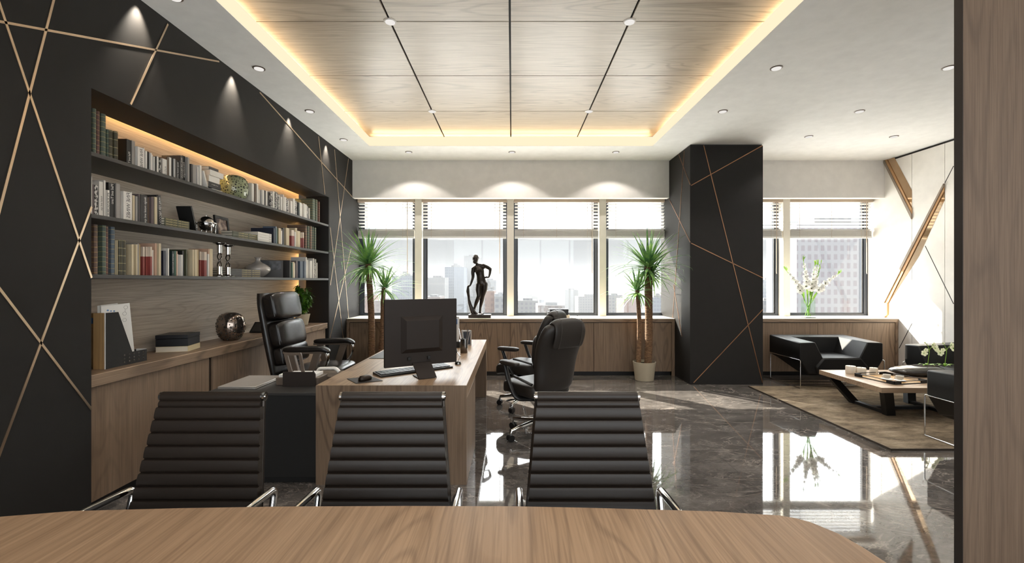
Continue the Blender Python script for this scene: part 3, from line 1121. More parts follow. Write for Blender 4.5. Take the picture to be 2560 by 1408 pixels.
# ---- ribbed conference chairs (local: faces -Y, origin on the floor below the seat)
def conference_chair(label):
    t = thing('conference_chair', label, 'chair', (0, 0, 0), 0, 'ribbed conference chairs at the meeting table')
    # side profile of the sling: from the seat front over the seat, up the back
    prof = [(-.30, .425), (-.25, .44), (-.13, .432), (-.02, .425), (.06, .432), (.11, .455), (.145, .50), (.165, .55), (.185, .61), (.212, .72), (.237, .83), (.260, .93), (.282, 1.02), (.284, 1.03)]
    P2 = [Vector((0, y, z)) for y, z in prof]
    P2 = fillet(P2, .03, 3)
    # resample evenly
    L = [0]
    for a, b in zip(P2[:-1], P2[1:]):
        L.append(L[-1] + (b - a).length)

    def at(s):
        s = max(0, min(L[-1] - 1e-6, s))
        i = max(j for j in range(len(L)) if L[j] <= s)
        i = min(i, len(P2) - 2)
        f = (s - L[i]) / (L[i + 1] - L[i])
        p = P2[i].lerp(P2[i + 1], f)
        d = (P2[i + 1] - P2[i]).normalized()
        return p, Vector((0, -d.z, d.y)) if True else None
    n = 19
    pitch = (L[-1] - .05) / n
    per = 10
    m = MB()
    front, back = [], []
    tot = n * per
    for i in range(tot + 1):
        s = i * pitch / per
        p, nn = at(s)
        q0, _ = at(s - .03)
        q1, _ = at(s + .03)
        d = (q1 - q0).normalized()
        nn = Vector((0, -d.z, d.y))
        ph = (i % per) / per
        bulge = .002 + .011 * abs(math.sin(PI * ph)) ** .24 + .004 * ph
        w = .260 - .046 * max(0, (p.z - .58) / .45)
        front.append((p + nn * bulge, p - nn * .008, w))
    vs, fs = [], []
    for fr, bk, w in front:
        inw = w - .006
        vs += [fr + Vector((-inw, 0, 0)), fr + Vector((inw, 0, 0)), bk + Vector((w, 0, 0)), bk + Vector((-w, 0, 0))]
    for i in range(len(front) - 1):
        for k in range(4):
            fs.append((i * 4 + k, i * 4 + (k + 1) % 4, i * 4 + 4 + (k + 1) % 4, i * 4 + 4 + k))
    fs += [(3, 2, 1, 0), tuple(len(vs) - 4 + k for k in range(4))]
    m.add(vs, fs)
    m.build('ribbed_sling', M_['leather_brown'], t, 50)
    # rolled headrest bar at the top
    top = Vector((0, .290, 1.018))
    m = MB()
    m.tube([top + Vector((-.208, 0, 0)), top + Vector((.208, 0, 0))], .021, 16)
    m.tube([top + Vector((-.210, -.010, -.028)), top + Vector((.210, -.010, -.028))], .017, 14)
    m.build('headrest_roll', M_['leather_brown'], t, 40)
    for s in (-1, 1):
        m = MB().tube([top + Vector((s * .207, .004, 0)), top + Vector((s * .219, .004, 0))], .019, 16)
        m.tube([top + Vector((s * .219, .004, 0)), top + Vector((s * .222, .004, 0))], .009, 12)
        m.build('end_cap', M_['chrome'], t, 40)
        m = MB()
        pts = [Vector((s * (.260 - .046 * max(0, (q.z - .58) / .45) - .006), q.y + .016, q.z - .004)) for q in P2]
        m.tube(pts, .0085, 8)
        m.build('side_frame', M_['bronze'], t, 40)
        ar = fillet([(s * .235, .06, .41), (s * .286, .17, .41), (s * .286, .24, .658), (s * .286, -.02, .672), (s * .286, -.06, .42), (s * .235, -.05, .41)], .035, 5)
        MB().tube(ar, .0145, 12).build('arm_loop', M_['chrome'], t, 50)
    MB().tube([(0, -.03, .08), (0, -.03, .30)], .028, 16).tube([(0, -.03, .30), (0, -.03, .42)], .018, 14).build('gas_lift', M_['chrome'], t, 40)
    MB().box(-.24, .24, -.05, -.01, .395, .42).box(-.03, .03, -.2, .16, .385, .415).build('seat_bracket', M_['chrome'], t, bevel=.006)
    for q in range(5):
        a = 2 * PI * q / 5 + .31
        d = Vector((math.cos(a), math.sin(a), 0))
        c = Vector((0, -.03, 0))
        leg = MB().tube([c + d * .02 + Vector((0, 0, .10)), c + d * .18 + Vector((0, 0, .085)), c + d * .31 + Vector((0, 0, .068))], [.022, .018, .013], 10).build('leg', M_['chrome'], t, 50)
        p = c + d * .31
        nrm = Vector((-d.y, d.x, 0)) * .011
        MB().tube([p + Vector((0, 0, .03)) - nrm, p + Vector((0, 0, .03)) + nrm], .03, 16).build('caster', M_['plastic'], leg, 40)
    return t


c0 = conference_chair('brown ribbed leather conference chair at the left end of the meeting table')
c0.location = (-1.252, 1.615, 0)
dup(c0, (-.500, 1.615, 0), 0, 'middle brown ribbed leather conference chair, in front of the desk end')
dup(c0, (.314, 1.615, 0), 0, 'brown ribbed leather conference chair standing right of the desk, in front of the guest chairs')

# ---- executive desk
DX0, DX1, DY0, DY1, DZ = -1.447, -.335, 3.36, 6.0, .733
t = thing('executive_desk', 'large oak executive desk with waterfall ends in the middle of the office', 'desk', ((DX0 + DX1) / 2, (DY0 + DY1) / 2, 0))
MB().box(DX0, DX1, DY0 + .003, DY1, DZ - .10, DZ).build('desktop', M_['wood_desk'], t, bevel=.002)
MB().box(DX0, DX1, DY0 + .003, 4.15, 0, DZ - .101).build('pedestal', M_['wood_v'], t, bevel=.002)
MB().box(DX0, DX1, DY0 - .004, DY0 + .0025, 0, DZ - .0005).build('front_panel', M_['wood_v'], t)
MB().box(DX0, DX1, DY1 - .1, DY1, 0, DZ - .101).build('end_panel', M_['wood_v'], t, bevel=.002)
MB().box(DX0 + .42, DX0 + .45, 4.151, DY1 - .101, .30, DZ - .101).build('modesty_panel', M_['edge_dark'], t)
t = thing('side_desk', 'low black side desk joined to the left of the oak desk', 'desk', (-1.86, 3.66, 0))
MB().box(-2.27, DX0 - .003, 3.37, 3.97, .05, .655).build('body', M_['black'], t, bevel=.002)
MB().box(-2.275, DX0 - .003, 3.362, 3.978, .656, .677).build('desktop', M_['dark_shelf'], t, bevel=.002)
MB().box(-2.25, DX0 - .003, 3.40, 3.95, 0, .05).build('plinth', M_['black'], t)


# ---- things on the desk
def rotated(verts_fn, M):
    pass


# monitor seen from behind
ml, mr = Vector((-1.004, 3.575, 0)), Vector((-.474, 3.868, 0))
mc = (ml + mr) / 2
u = (mr - ml).normalized()
ang = math.atan2(u.y, u.x)
t = thing('monitor', 'wide brown computer monitor on the desk seen from behind', 'monitor', (mc.x, mc.y, DZ + .001), ang)
W = (mr - ml).length
m = MB().box(-W / 2, W / 2, -.012, .018, .085, .622)
m.build('housing', M_['monitor'], t, bevel=.003, world=False)
MB().box(-W / 2 + .012, W / 2 - .012, .018, .021, .10, .61).build('screen', M_['black'], t, world=False)
m = MB()
o_, i_ = (-.175, .175, .19, .485), (-.135, .135, .225, .45)
a = [(o_[0], -.012, o_[2]), (o_[1], -.012, o_[2]), (o_[1], -.012, o_[3]), (o_[0], -.012, o_[3])]
b = [(i_[0], -.042, i_[2]), (i_[1], -.042, i_[2]), (i_[1], -.042, i_[3]), (i_[0], -.042, i_[3])]
m.add(a + b, [(0, 1, 5, 4), (1, 2, 6, 5), (2, 3, 7, 6), (3, 0, 4, 7), (4, 5, 6, 7)])
m.build('rear_hump', M_['monitor'], t, world=False)
for x in (-.11, .055):
    MB().box(x - .013, x + .013, -.03, -.011, .13, .158).build('knob', M_['black'], t, bevel=.004, world=False)
m = MB()
m.add([(-.085, -.03, .11), (.07, -.03, .11), (.07, -.015, .11), (-.085, -.015, .11), (-.07, -.16, .003), (.075, -.16, .003), (.075, -.145, .0), (-.07, -.145, .0)],
      [(0, 1, 2, 3), (4, 5, 6, 7), (0, 1, 5, 4), (2, 3, 7, 6), (1, 2, 6, 5), (0, 3, 7, 4)])
m.box(-.07, .07, -.145, .02, .0, .006)
m.build('stand', M_['monitor'], t, bevel=.002, world=False)

# keyboard
k0, k1 = PZ(950, 941, DZ + .01), PZ(1131, 917, DZ + .01)
kc = (k0 + k1) / 2
ka = math.atan2(k1.y - k0.y, k1.x - k0.x)
KW = (k1 - k0).length
t = thing('keyboard', 'black keyboard lying behind the monitor stand', 'keyboard', (kc.x, kc.y, DZ), ka)
m = MB().prism([(-.01, 0), (.155, 0), (.155, .022), (-.01, .014)], 'X', -KW / 2, KW / 2)
m.build('case', M_['plastic'], t, bevel=.002, world=False)
kn = 0
m = MB()
for row in range(5):
    nk = 15
    for c in range(nk):
        x = -KW / 2 + .015 + c * (KW - .03) / nk
        y = .012 + row * .027
        if row == 0 and 3 < c < 9:
            if c == 4:
                m.box(x, x + (KW - .03) / nk * 5 - .003, y, y + .022, .0145 + row * .0012, .021 + row * .0012)
            continue
        m.box(x, x + (KW - .03) / nk - .003, y, y + .022, .0145 + row * .0012, .021 + row * .0012)
o = m.build('keycaps', M_['plastic'], t, world=False)
o['kind'] = 'stuff'

# mouse and mat
q = [PZ(x, y, DZ + .003) for x, y in ((867, 947), (927, 941), (957, 952), (890, 959))]
tag(MB().prism([(p.x, p.y) for p in q], 'Z', DZ + .0005, DZ + .004).build('mouse_mat', M_['edge_dark']), 'dark square mouse mat near the left front corner of the desk', 'mouse mat')
p = PZ(913, 951, DZ + .004)
t = thing('mouse', 'dark computer mouse resting on the small mat', 'mouse', (p.x, p.y, DZ + .0045), -.6)
MB().pillow((.062, .115, .056), T((0, 0, .012)), .8, 24, 12, shape=lambda v: Vector((v.x, v.y, max(v.z, -.012)))).build('shell', M_['bronze'], t, 60, world=False)
MB().box(-.0008, .0008, -.05, -.01, .034, .0385).build('button_split', M_['black'], t, world=False)

# grey leather desk pad
tag(MB().box(-1.42, -.86, 4.52, 5.10, DZ + .0005, DZ + .005).build('desk_pad', M_['grey_pad'], bevel=.002), 'grey leather writing pad lying on the desk beyond the monitor', 'desk pad')

# tiny jointed lamp figure
p = PZ(1145, 911, DZ)
t = thing('lamp_ornament', 'tiny chrome jointed lamp ornament right of the monitor', 'ornament', (p.x, p.y, DZ))
MB().lathe([(0, .0), (.03, .0), (.03, .008), (.024, .026), (.006, .032), (0, .032)], p, 24).build('base', M_['chrome_dark'], t, 40)
MB().tube([p + Vector((0, 0, .03)), p + Vector((.02, 0, .075)), p + Vector((-.012, 0, .12))], .0035, 8).ball(p + Vector((.02, 0, .075)), .007).ball(p + Vector((-.012, 0, .12)), .006).build('arm', M_['chrome'], t, 40)
MB().lathe([(.004, .018), (.010, .012), (.018, -.012), (.016, -.012), (.004, .012)], p + Vector((-.018, 0, .125)), 18, M=R_(25, 'Y')).build('shade', M_['chrome'], t, 40)

# pen cup, calendar, small frame
p = PZ(1160, 882, DZ)
t = thing('pen_cup', 'smoked chrome pen cup standing on the desk right of the monitor', 'pen cup', (p.x, p.y, DZ))
m = MB()
rings = []
for z, s in ((0, .036), (.004, .039), (.07, .040), (.15, .037), (.15, .034), (.02, .033)):
    rings.append([Vector((p.x + s * math.copysign(abs(math.cos(a)) ** .6, math.cos(a)), p.y + s * math.copysign(abs(math.sin(a)) ** .6, math.sin(a)), DZ + z)) for a in [2 * PI * i / 28 for i in range(28)]])
m.loft(rings).build('cup', M_['chrome_dark'], t, 50)
for i, (dx, dy, l, ln) in enumerate(((-.012, .004, .26, -.045), (.004, -.006, .245, -.02), (.014, .006, .25, .028), (.02, -.01, .22, .045))):
    m = MB().tube([p + Vector((dx, dy, .024)), p + Vector((dx + ln * .9, dy, l - .012))], .0045, 8)
    m.tube([p + Vector((dx + ln * .9, dy, l - .012)), p + Vector((dx + ln, dy, l))], .006, 8)
    tag(m.build('pen', M_['silver'] if i % 2 else M_['chrome'], None, 40), ['silver pen leaning left in the pen cup, leftmost of four', 'silver pen in the pen cup, second from the left', 'silver pen in the pen cup, third from the left', 'silver pen leaning right in the pen cup, rightmost of four'][i], 'pen', 'pens in the desk cup')
t = thing('desk_calendar', 'white standing desk calendar with a dark foot behind the pen cup', 'calendar', (-.665, 5.30, DZ))
MB().box(-.72, -.615, 5.29, 5.31, DZ + .07, DZ + .36).build('sheet', M_['paper'], t)
MB().box(-.715, -.60, 5.26, 5.34, DZ, DZ + .069).build('foot', M_['plastic'], t, bevel=.003)
MB().box(-.70, -.635, 5.285, 5.2895, DZ + .27, DZ + .33).build('print', M_['ink_blue'], t)
p0 = Vector((-.545, 5.45, DZ))
t = thing('photo_frame', 'small blue-grey standing photo frame behind the pen cup', 'photo frame', p0)
m = MB()
for a in ((-.06, .06, 0, .016), (-.06, .06, .164, .18), (-.06, -.046, .016, .164), (.046, .06, .016, .164)):
    m.box(p0.x + a[0], p0.x + a[1], p0.y, p0.y + .015, DZ + a[2], DZ + a[3])
m.build('border', M_['silver'], t)
MB().box(p0.x - .046, p0.x + .046, p0.y + .004, p0.y + .012, DZ + .016, DZ + .164).build('picture', M_['frame_dark'], t)
p = PZ(1144, 859, DZ)
tag(MB().lathe([(0, 0), (.03, 0), (.032, .03), (.028, .036), (0, .036)], (-.70, 5.12, DZ), 24).build('paperweight', M_['white_cer'], None, 40), 'small white round paperweight beside the monitor edge', 'paperweight')

# ---- things on the side desk
SZ = .677
t = thing('closed_laptop', 'closed silver laptop lying on the black side desk', 'laptop', (-2.1, 3.68, SZ))
MB().box(-2.245, -1.955, 3.47, 3.89, SZ + .0005, SZ + .010).build('base', M_['silver'], t, bevel=.003)
MB().box(-2.245, -1.955, 3.47, 3.89, SZ + .0105, SZ + .021).build('lid', M_['silver'], t, bevel=.003)
t = thing('desk_organizer', 'dark taupe desk organizer with an open frame handle on the side desk', 'organizer', (-1.70, 3.62, SZ))
MB().prism([(-1.865, SZ + .001), (-1.535, SZ + .001), (-1.53, SZ + .06), (-1.87, SZ + .06)], 'Y', 3.60, 3.78).build('tray', M_['taupe_metal'], t, bevel=.003)
m = MB()
fy0, fy1 = 3.572, 3.584
m.prism([(-1.80, SZ + .001), (-1.545, SZ + .001), (-1.545, SZ + .095), (-1.565, SZ + .125), (-1.565, SZ + .112), (-1.80, SZ + .112)], 'Y', fy0, fy1)
m.build('front_panel', M_['monitor'], t)
m = MB()
m.prism([(-1.755, SZ + .1125), (-1.725, SZ + .1125), (-1.762, SZ + .243), (-1.79, SZ + .243)], 'Y', fy0, fy1)
m.prism([(-1.655, SZ + .1125), (-1.63, SZ + .1125), (-1.652, SZ + .243), (-1.675, SZ + .243)], 'Y', fy0, fy1)
m.prism([(-1.79, SZ + .243), (-1.652, SZ + .243), (-1.66, SZ + .263), (-1.79, SZ + .263)], 'Y', fy0, fy1)
m.build('handle', M_['taupe_metal'], t)
tag(MB().box(-1.80, -1.56, 3.62, 3.76, SZ + .0605, SZ + .085).build('note_block', M_['paper'], bevel=.002), 'white note block lying in the desk organizer', 'note block')
tag(MB().box(-1.855, -1.81, 3.62, 3.70, SZ + .0605, SZ + .082).build('card_stack', M_['paper'], bevel=.001), 'white card stack at the left end of the desk organizer', 'cards')
t = thing('desk_phone', 'desk telephone with a pale handset half hidden behind the desk corner', 'telephone', (-1.56, 3.86, SZ))
MB().prism([(3.80, SZ + .001), (3.965, SZ + .001), (3.965, SZ + .05), (3.80, SZ + .03)], 'X', -1.66, -1.46).build('base', M_['taupe_metal'], t, bevel=.004)
MB().tube(fillet([(-1.655, 3.87, SZ + .052), (-1.64, 3.87, SZ + .082), (-1.50, 3.87, SZ + .086), (-1.47, 3.87, SZ + .055)], .03), [.014] * 14, 14, flat=1.3).build('handset', M_['white_cer'], t, 50)


# ---- executive chair behind the desk (faces +X)
def fivestar(t, c, r, mat, h=.11, rot=.2, cmat=None):
    c = Vector(c)
    for q in range(5):
        a = 2 * PI * q / 5 + rot
        d = Vector((math.cos(a), math.sin(a), 0))
        leg = MB().tube([c + d * .03 + Vector((0, 0, h + .045)), c + d * (r * .6) + Vector((0, 0, h + .02)), c + d * (r * .97) + Vector((0, 0, h)), c + d * r + Vector((0, 0, h - .03)), c + d * r + Vector((0, 0, .06))], [.026, .021, .017, .014, .012], 10).build('leg', mat, t, 60)
        p = c + d * r
        n = Vector((-d.y, d.x, 0))
        m = MB()
        for s in (-1, 1):
            m.tube([p + n * (s * .008) + Vector((0, 0, .032)), p + n * (s * .026) + Vector((0, 0, .032))], .032, 18)
        m.tube([p - n * .008 + Vector((0, 0, .038)), p + n * .008 + Vector((0, 0, .038))], .022, 14)
        m.build('caster', M_['plastic'], leg, 40)


ex = thing('executive_chair', 'tall black leather executive chair behind the desk', 'chair', (0, 0, 0))


def lean(z):
    return -.245 - .165 * (z - .56) / .84


m = MB()
rings = []
for i in range(19):
    z = .50 + .88 * i / 18
    w = .275 + .012 * math.sin(PI * i / 18) - (.03 * max(0, (i - 15) / 3) ** 2)
    x0 = lean(z) - .055
    th = .075 + .01 * math.sin(PI * i / 18)
    ring = []
    for k in range(32):
        a = 2 * PI * k / 32
        ring.append(Vector((x0 + th * .5 * math.copysign(abs(math.cos(a)) ** .5, math.cos(a)), w * math.copysign(abs(math.sin(a)) ** .45, math.sin(a)), z)))
    rings.append(ring)
m.loft(rings).build('back_shell', M_['leather'], ex, 50)
for z, hh, bl in ((1.245, .285, .15), (.965, .275, .145), (.755, .20, .13)):
    Mx = T((lean(z) + .03, 0, z)) @ R_(-11.2, 'Y')
    MB().pillow((bl, .53, hh), Mx, .42, 44, 24, shape=lambda v: v + Vector((.03 * (1 - (v.y / .27) ** 2) * (1 if v.x > 0 else 0), 0, 0))).build('back_cushion', M_['leather'], ex, 70)
    MB().tube([Mx @ Vector((bl * .28, s * .262, zz)) for s, zz in ((-1, -hh * .36), (-1, hh * .36))], .005, 8).tube([Mx @ Vector((bl * .28, .262, zz)) for zz in (-hh * .36, hh * .36)], .005, 8).build('piping', M_['leather'], ex, 40)
MB().pillow((.60, .56, .15), T((.06, 0, .562)) @ R_(-3, 'Y'), .4, 48, 20, shape=lambda v: v + Vector((0, 0, .018 * (1 - (v.y / .28) ** 2) * (1 - (v.x / .30) ** 2) if v.z > 0 else 0))).build('seat', M_['leather'], ex, 70)
MB().pillow((.52, .50, .07), T((.03, 0, .478)), .4).build('seat_pan', M_['plastic'], ex, 60)
for s in (-1, 1):
    MB().pillow((.46, .085, .055), T((.06, s * .315, .842)) @ R_(-2, 'Y'), .5, 36, 16, shape=lambda v: v + Vector((0, 0, -.035 * max(0, (v.x - .12) / .11) ** 2))).build('arm_pad', M_['leather'], ex, 70)
    m = MB()
    m.prism([(-.17, .795), (.24, .80), (.24, .822), (-.17, .818)], 'Y', s * .315 - .022, s * .315 + .022)
    m.prism([(-.13, .795), (-.06, .795), (.02, .49), (-.04, .49)], 'Y', s * .315 - .02, s * .315 + .02)
    m.prism([(.20, .80), (.13, .80), (.03, .49), (.09, .49)], 'Y', s * .315 - .02, s * .315 + .02)
    m.build('arm_bracket', M_['taupe_metal'], ex, bevel=.004)
    MB().tube(fillet([(.18, s * .315, .835), (.275, s * .315, .815), (.265, s * .315, .70), (.16, s * .30, .55)], .06, 6), .011, 10, flat=2.2).build('arm_front', M_['chrome'], ex, 60)
MB().tube([(0, 0, .15), (0, 0, .46)], .035, 18).build('gas_lift', M_['chrome'], ex, 40)
fivestar(ex, (0, 0, 0), .34, M_['chrome'], rot=.5)
ex.location = (-2.045, 4.745, 0)
ex.rotation_euler = (0, 0, math.radians(-2))


# ---- guest chairs right of the desk
def guest_chair(label):
    t = thing('guest_chair', label, 'chair', (0, 0, 0), 0, 'dark leather swivel guest chairs by the desk')
    m = MB()
    rings = []
    prof = [(.47, -.215, .20, .07), (.52, -.235, .225, .085), (.60, -.25, .235, .09), (.70, -.258, .238, .095), (.80, -.275, .248, .10), (.90, -.31, .262, .105), (.98, -.345, .264, .11), (1.05, -.375, .25, .115), (1.10, -.39, .222, .11), (1.125, -.396, .18, .07)]
    for z, x, w, th in prof:
        ring = []
        for k in range(36):
            a = 2 * PI * k / 36
            ca, sa = math.cos(a), math.sin(a)
            ring.append(Vector((x + th * .5 * math.copysign(abs(ca) ** .6, ca) + .03 * (abs(sa) ** 3), w * math.copysign(abs(sa) ** .6, sa), z)))
        rings.append(ring)
    m.loft(rings).build('backrest', M_['leather_guest'], t, 60, subsurf=1)
    # headrest pad folded over the top
    pts = []
    for x, z in ((-.295, .90), (-.297, .99), (-.312, 1.08), (-.345, 1.15), (-.395, 1.168), (-.447, 1.145), (-.458, 1.07), (-.442, .98), (-.412, .90)):
        pts.append((x, z))
    m = MB()
    n = len(pts)
    cols = []
    for j in range(15):
        y = -.185 + .37 * j / 14
        e = 1 - abs(j - 7) / 7
        off = .012 * (1 - (1 - min(1, e * 4)) ** 2)
        row = []
        for i, (x, z) in enumerate(pts):
            cx_, cz_ = -.375, 1.0
            d = Vector((x - cx_, 0, z - cz_))
            d.normalize()
            zz = z - .03 * (abs(y) / .185) ** 3 if z > 1.05 else z
            row.append(Vector((x, y, zz)) + d * (off - .004))
        cols.append(row)
    vs = [p for c in cols for p in c]
    fs = [(j * n + i, j * n + i + 1, (j + 1) * n + i + 1, (j + 1) * n + i) for j in range(14) for i in range(n - 1)]
    o = MB().add(vs, fs).build('headrest_pad', M_['leather_guest'], t, 60)
    md = o.modifiers.new('thick', 'SOLIDIFY')
    md.thickness = .02
    md.offset = -1
    md = o.modifiers.new('round', 'SUBSURF')
    md.levels = md.render_levels = 2
    for y in (-.125, .125):
        MB().tube([(x + (-.004 if x < -.378 else .006) * 2.6, y, z + (.016 if z > 1.1 else 0)) for x, z in pts], .0022, 6).build('seam', M_['stitch'], t, 40)
    # lumbar cushion and seat
    MB().pillow((.10, .42, .36), T((-.205, 0, .70)) @ R_(-4, 'Y'), .5, 36, 18).build('lumbar_cushion', M_['leather_guest'], t, 70)
    MB().pillow((.54, .52, .13), T((.05, 0, .475)), .42, 48, 20, shape=lambda v: v + Vector((0, 0, -.05 * max(0, (v.x - .12) / .15) ** 2 + (.012 if v.z > 0 else 0)))).build('seat', M_['leather_guest'], t, 70)
    for s in (-1, 1):
        MB().tube([(x, s * .19, .545 - .05 * max(0, (x - .17) / .15) ** 2) for x in (-.16, -.05, .06, .17, .24, .29)], .0022, 6).build('seam', M_['stitch'], t, 40)
    MB().box(-.16, .18, -.12, .12, .36, .405).tube([(.02, -.1, .375), (.02, -.24, .372)], .008, 8).build('tilt_mechanism', M_['plastic'], t, bevel=.01)
    MB().tube([(.05, .10, .375), (.08, .27, .37)], .006, 8).pillow((.03, .08, .012), T((.088, .29, .369)), .6, 16, 8).build('lever', M_['plastic'], t, 50)
    for s in (-1, 1):
        MB().pillow((.27, .085, .05), T((.085, s * .295, .722)), .55, 30, 14).build('arm_pad', M_['leather_guest'], t, 70)
        m = MB()
        m.tube(fillet([(.16, s * .295, .70), (.10, s * .295, .55), (.0, s * .285, .40), (-.02, s * .10, .375)], .06), .017, 10, flat=1.5)
        m.tube(fillet([(.02, s * .293, .61), (-.06, s * .29, .60), (-.20, s * .25, .56)], .03), .012, 8, flat=1.4)
        m.build('arm_support', M_['plastic'], t, 60)
    MB().tube([(0, 0, .14), (0, 0, .27)], .032, 18).tube([(0, 0, .27), (0, 0, .37)], .02, 14).build('gas_lift', M_['chrome'], t, 40)
    fivestar(t, (0, 0, 0), .33, M_['chrome'], .10, .25)
    return t


g0 = guest_chair('charcoal leather guest chair nearer to the camera, its back turned to us')
g0.location = (.265, 4.44, 0)
g0.rotation_euler = (0, 0, math.radians(126))
dup(g0, (.17, 5.47, 0), math.radians(152), 'charcoal leather guest chair farther away, half hidden behind the nearer one')

# ---- lounge: rug, three faceted armchairs, coffee table
t = tag(MB().box(3.365, 6.0, 4.04, 6.466, .0005, .016).build('rug', M_['rug'], bevel=.003), 'mottled beige rug under the lounge armchairs', 'rug')
MB().box(3.358, 6.004, 4.033, 4.04, .0005, .017).box(3.358, 3.365, 4.04, 6.466, .0005, .017).build('binding', M_['rug_edge'], t)


def lounge_chair(label, lit=False):
    """local: faces -Y, centred, 1.15 wide, seat towards -Y"""
    t = thing('lounge_armchair', label, 'armchair', (0, 0, 0), 0, 'faceted black leather armchairs in the lounge')
    w = .575
    # arms: faceted slabs
    for s in (-1, 1):
        yf, yb = -.31, .44
        m = MB()
        outer = [(w, .645), (w, .385), (.45, .165), (.33, .15)]
        fr = [Vector((s * x, yf, z)) for x, z in ((.36, .640), (w - .01, .635), (w, .62), (w, .40), (.455, .20), (.33, .20), (.245, .405))]
        bk = [Vector((s * x, yb, z)) for x, z in ((.36, .665), (w - .01, .665), (w, .65), (w, .40), (.53, .36), (.33, .33), (.245, .42))]
        m.loft([fr, bk])
        m.build('armrest', M_['leather_grey'], t, bevel=.012)
    MB().loft([[Vector((x, y, z)) for x, y, z in ((-.37, .20, .36), (.37, .20, .36), (.37, .44, .40), (-.37, .44, .40))],
               [Vector((x, y, z)) for x, y, z in ((-.37, .24, .655), (.37, .24, .655), (.37, .44, .665), (-.37, .44, .665))]]).build('backrest', M_['leather_grey'], t, bevel=.02)
    MB().loft([[Vector((x, -.335, z)) for x, z in ((-.34, .19), (.34, .19), (.37, .30), (.262, .43), (-.262, .43), (-.37, .30))],
               [Vector((x, .23, z)) for x, z in ((-.34, .30), (.34, .30), (.37, .34), (.27, .425), (-.27, .425), (-.37, .34))]]).build('seat', M_['leather_grey'], t, bevel=.025)
    MB().loft([[Vector((x, y, .19)) for x, y in ((-.43, -.30), (.43, -.30), (.43, -.02), (-.43, -.02))],
               [Vector((x, y, .36)) for x, y in ((-.52, -.30), (.52, -.30), (.52, .43), (-.52, .43))]]).build('underside', M_['leather_grey'], t, bevel=.01)
    for s in (-1, 1):
        x = s * (w + .004)
        MB().tube(fillet([(x, -.325, .0065), (x, -.325, .395), (x, .40, .395), (x, .40, .0065)], .02, 4) + [Vector((x, -.32, .0065))], .0062, 8).build('leg_frame', M_['chrome'], t, 50)
    MB().tube([(-w, .10, .0065), (w, .10, .0065)], .0055, 8).build('crossbar', M_['chrome'], t, 40)
    return t


a0 = lounge_chair('black faceted leather armchair in front of the low cabinet, facing the camera')
a0.location = (4.555, 6.60, .0165)
dup(a0, (5.635, 5.60, .0165), math.radians(-90), 'black faceted leather armchair against the white panelled wall')
dup(a0, (4.555, 4.06, .0165), math.radians(180), 'black faceted leather armchair cut off by the timber screen, back to the camera')

cz = .37
cx0, cx1, cy0, cy1 = 3.925, 5.12, 4.834, 5.818
t = thing('coffee_table', 'square oak coffee table on slanted black legs in the lounge', 'table', ((cx0 + cx1) / 2, (cy0 + cy1) / 2, .016))
MB().box(cx0, cx1, cy0, cy1, cz - .055, cz).build('tabletop', M_['wood_coffee'], t, bevel=.002)
fx0, fx1, fy0_, fy1_ = 4.19, 4.86, 5.06, 5.56
xm, ym = (cx0 + cx1) / 2, (cy0 + cy1) / 2
for fx, tx in ((fx0, cx0 + .10), (fx1, cx1 - .10)):
    for fy, ty in ((fy0_, cy0 + .06), (fy1_, cy1 - .06)):
        a, b, h = .05, .035, cz - .056
        vs = [(fx + i * a, fy + j * b, .017) for i, j in ((-1, -1), (1, -1), (1, 1), (-1, 1))] + [(tx + i * a, ty + j * b, h) for i, j in ((-1, -1), (1, -1), (1, 1), (-1, 1))]
        MB().add(vs, [(0, 1, 2, 3), (4, 5, 6, 7), (0, 1, 5, 4), (1, 2, 6, 5), (2, 3, 7, 6), (3, 0, 4, 7)]).build('leg', M_['black'], t, bevel=.002)
m = MB()
m.box(fx0 - .03, fx0 + .03, fy0_ + .036, fy1_ - .036, .017, .05)
m.box(fx1 - .03, fx1 + .03, fy0_ + .036, fy1_ - .036, .017, .05)
m.box(fx0 + .051, fx1 - .051, (fy0_ + fy1_) / 2 - .03, (fy0_ + fy1_) / 2 + .03, .017, .05)
m.box(fx0 + .03, fx0 + .051, (fy0_ + fy1_) / 2 - .03, (fy0_ + fy1_) / 2 + .03, .017, .05)
m.box(fx1 - .051, fx1 - .03, (fy0_ + fy1_) / 2 - .03, (fy0_ + fy1_) / 2 + .03, .017, .05)
m.build('floor_bar', M_['black'], t)

# candles, tray, cups, pebble bowl with orchids
for i, (x, y, r, h, lab) in enumerate(((2135, 936, .054, .092, 'ivory pillar candle at the left end of the row on the coffee table'), (2155.5, 935, .035, .07, 'ivory candle half hidden behind the middle one on the coffee table'),
                                       (2161, 938.5, .05, .083, 'ivory pillar candle in the middle of the row on the coffee table'), (2191, 938.5, .042, .083, 'ivory candle at the right end of the row on the coffee table'))):
    p = PZ(x, y, cz)
    if i == 1:
        p += Vector((-.045, .11, 0))
    p.y += r
    t = thing('candle', lab, 'candle', (p.x, p.y, cz), 0, 'ivory candles on the coffee table')
    MB().lathe([(0, 0), (r * .96, 0), (r, .006), (r, h - .006), (r * .93, h), (r * .5, h - .004), (0, h - .006)], (p.x, p.y, cz + .0005), 28).build('wax', M_['candle'], t, 40)
    MB().tube([(p.x, p.y, cz + h - .006), (p.x + .002, p.y, cz + h + .012)], .0016, 6).build('wick', M_['ink'], t, 40)
q = [PZ(x, y, cz) for x, y in ((2148, 939.5), (2223.6, 938), (2306, 957), (2226, 964))]
tc = sum(q, Vector()) / 4
ux = ((q[1] - q[0]) + (q[2] - q[3])).normalized()
uy = ((q[0] - q[3]) + (q[1] - q[2])).normalized()
lx = ((q[1] - q[0]).length + (q[2] - q[3]).length) / 4
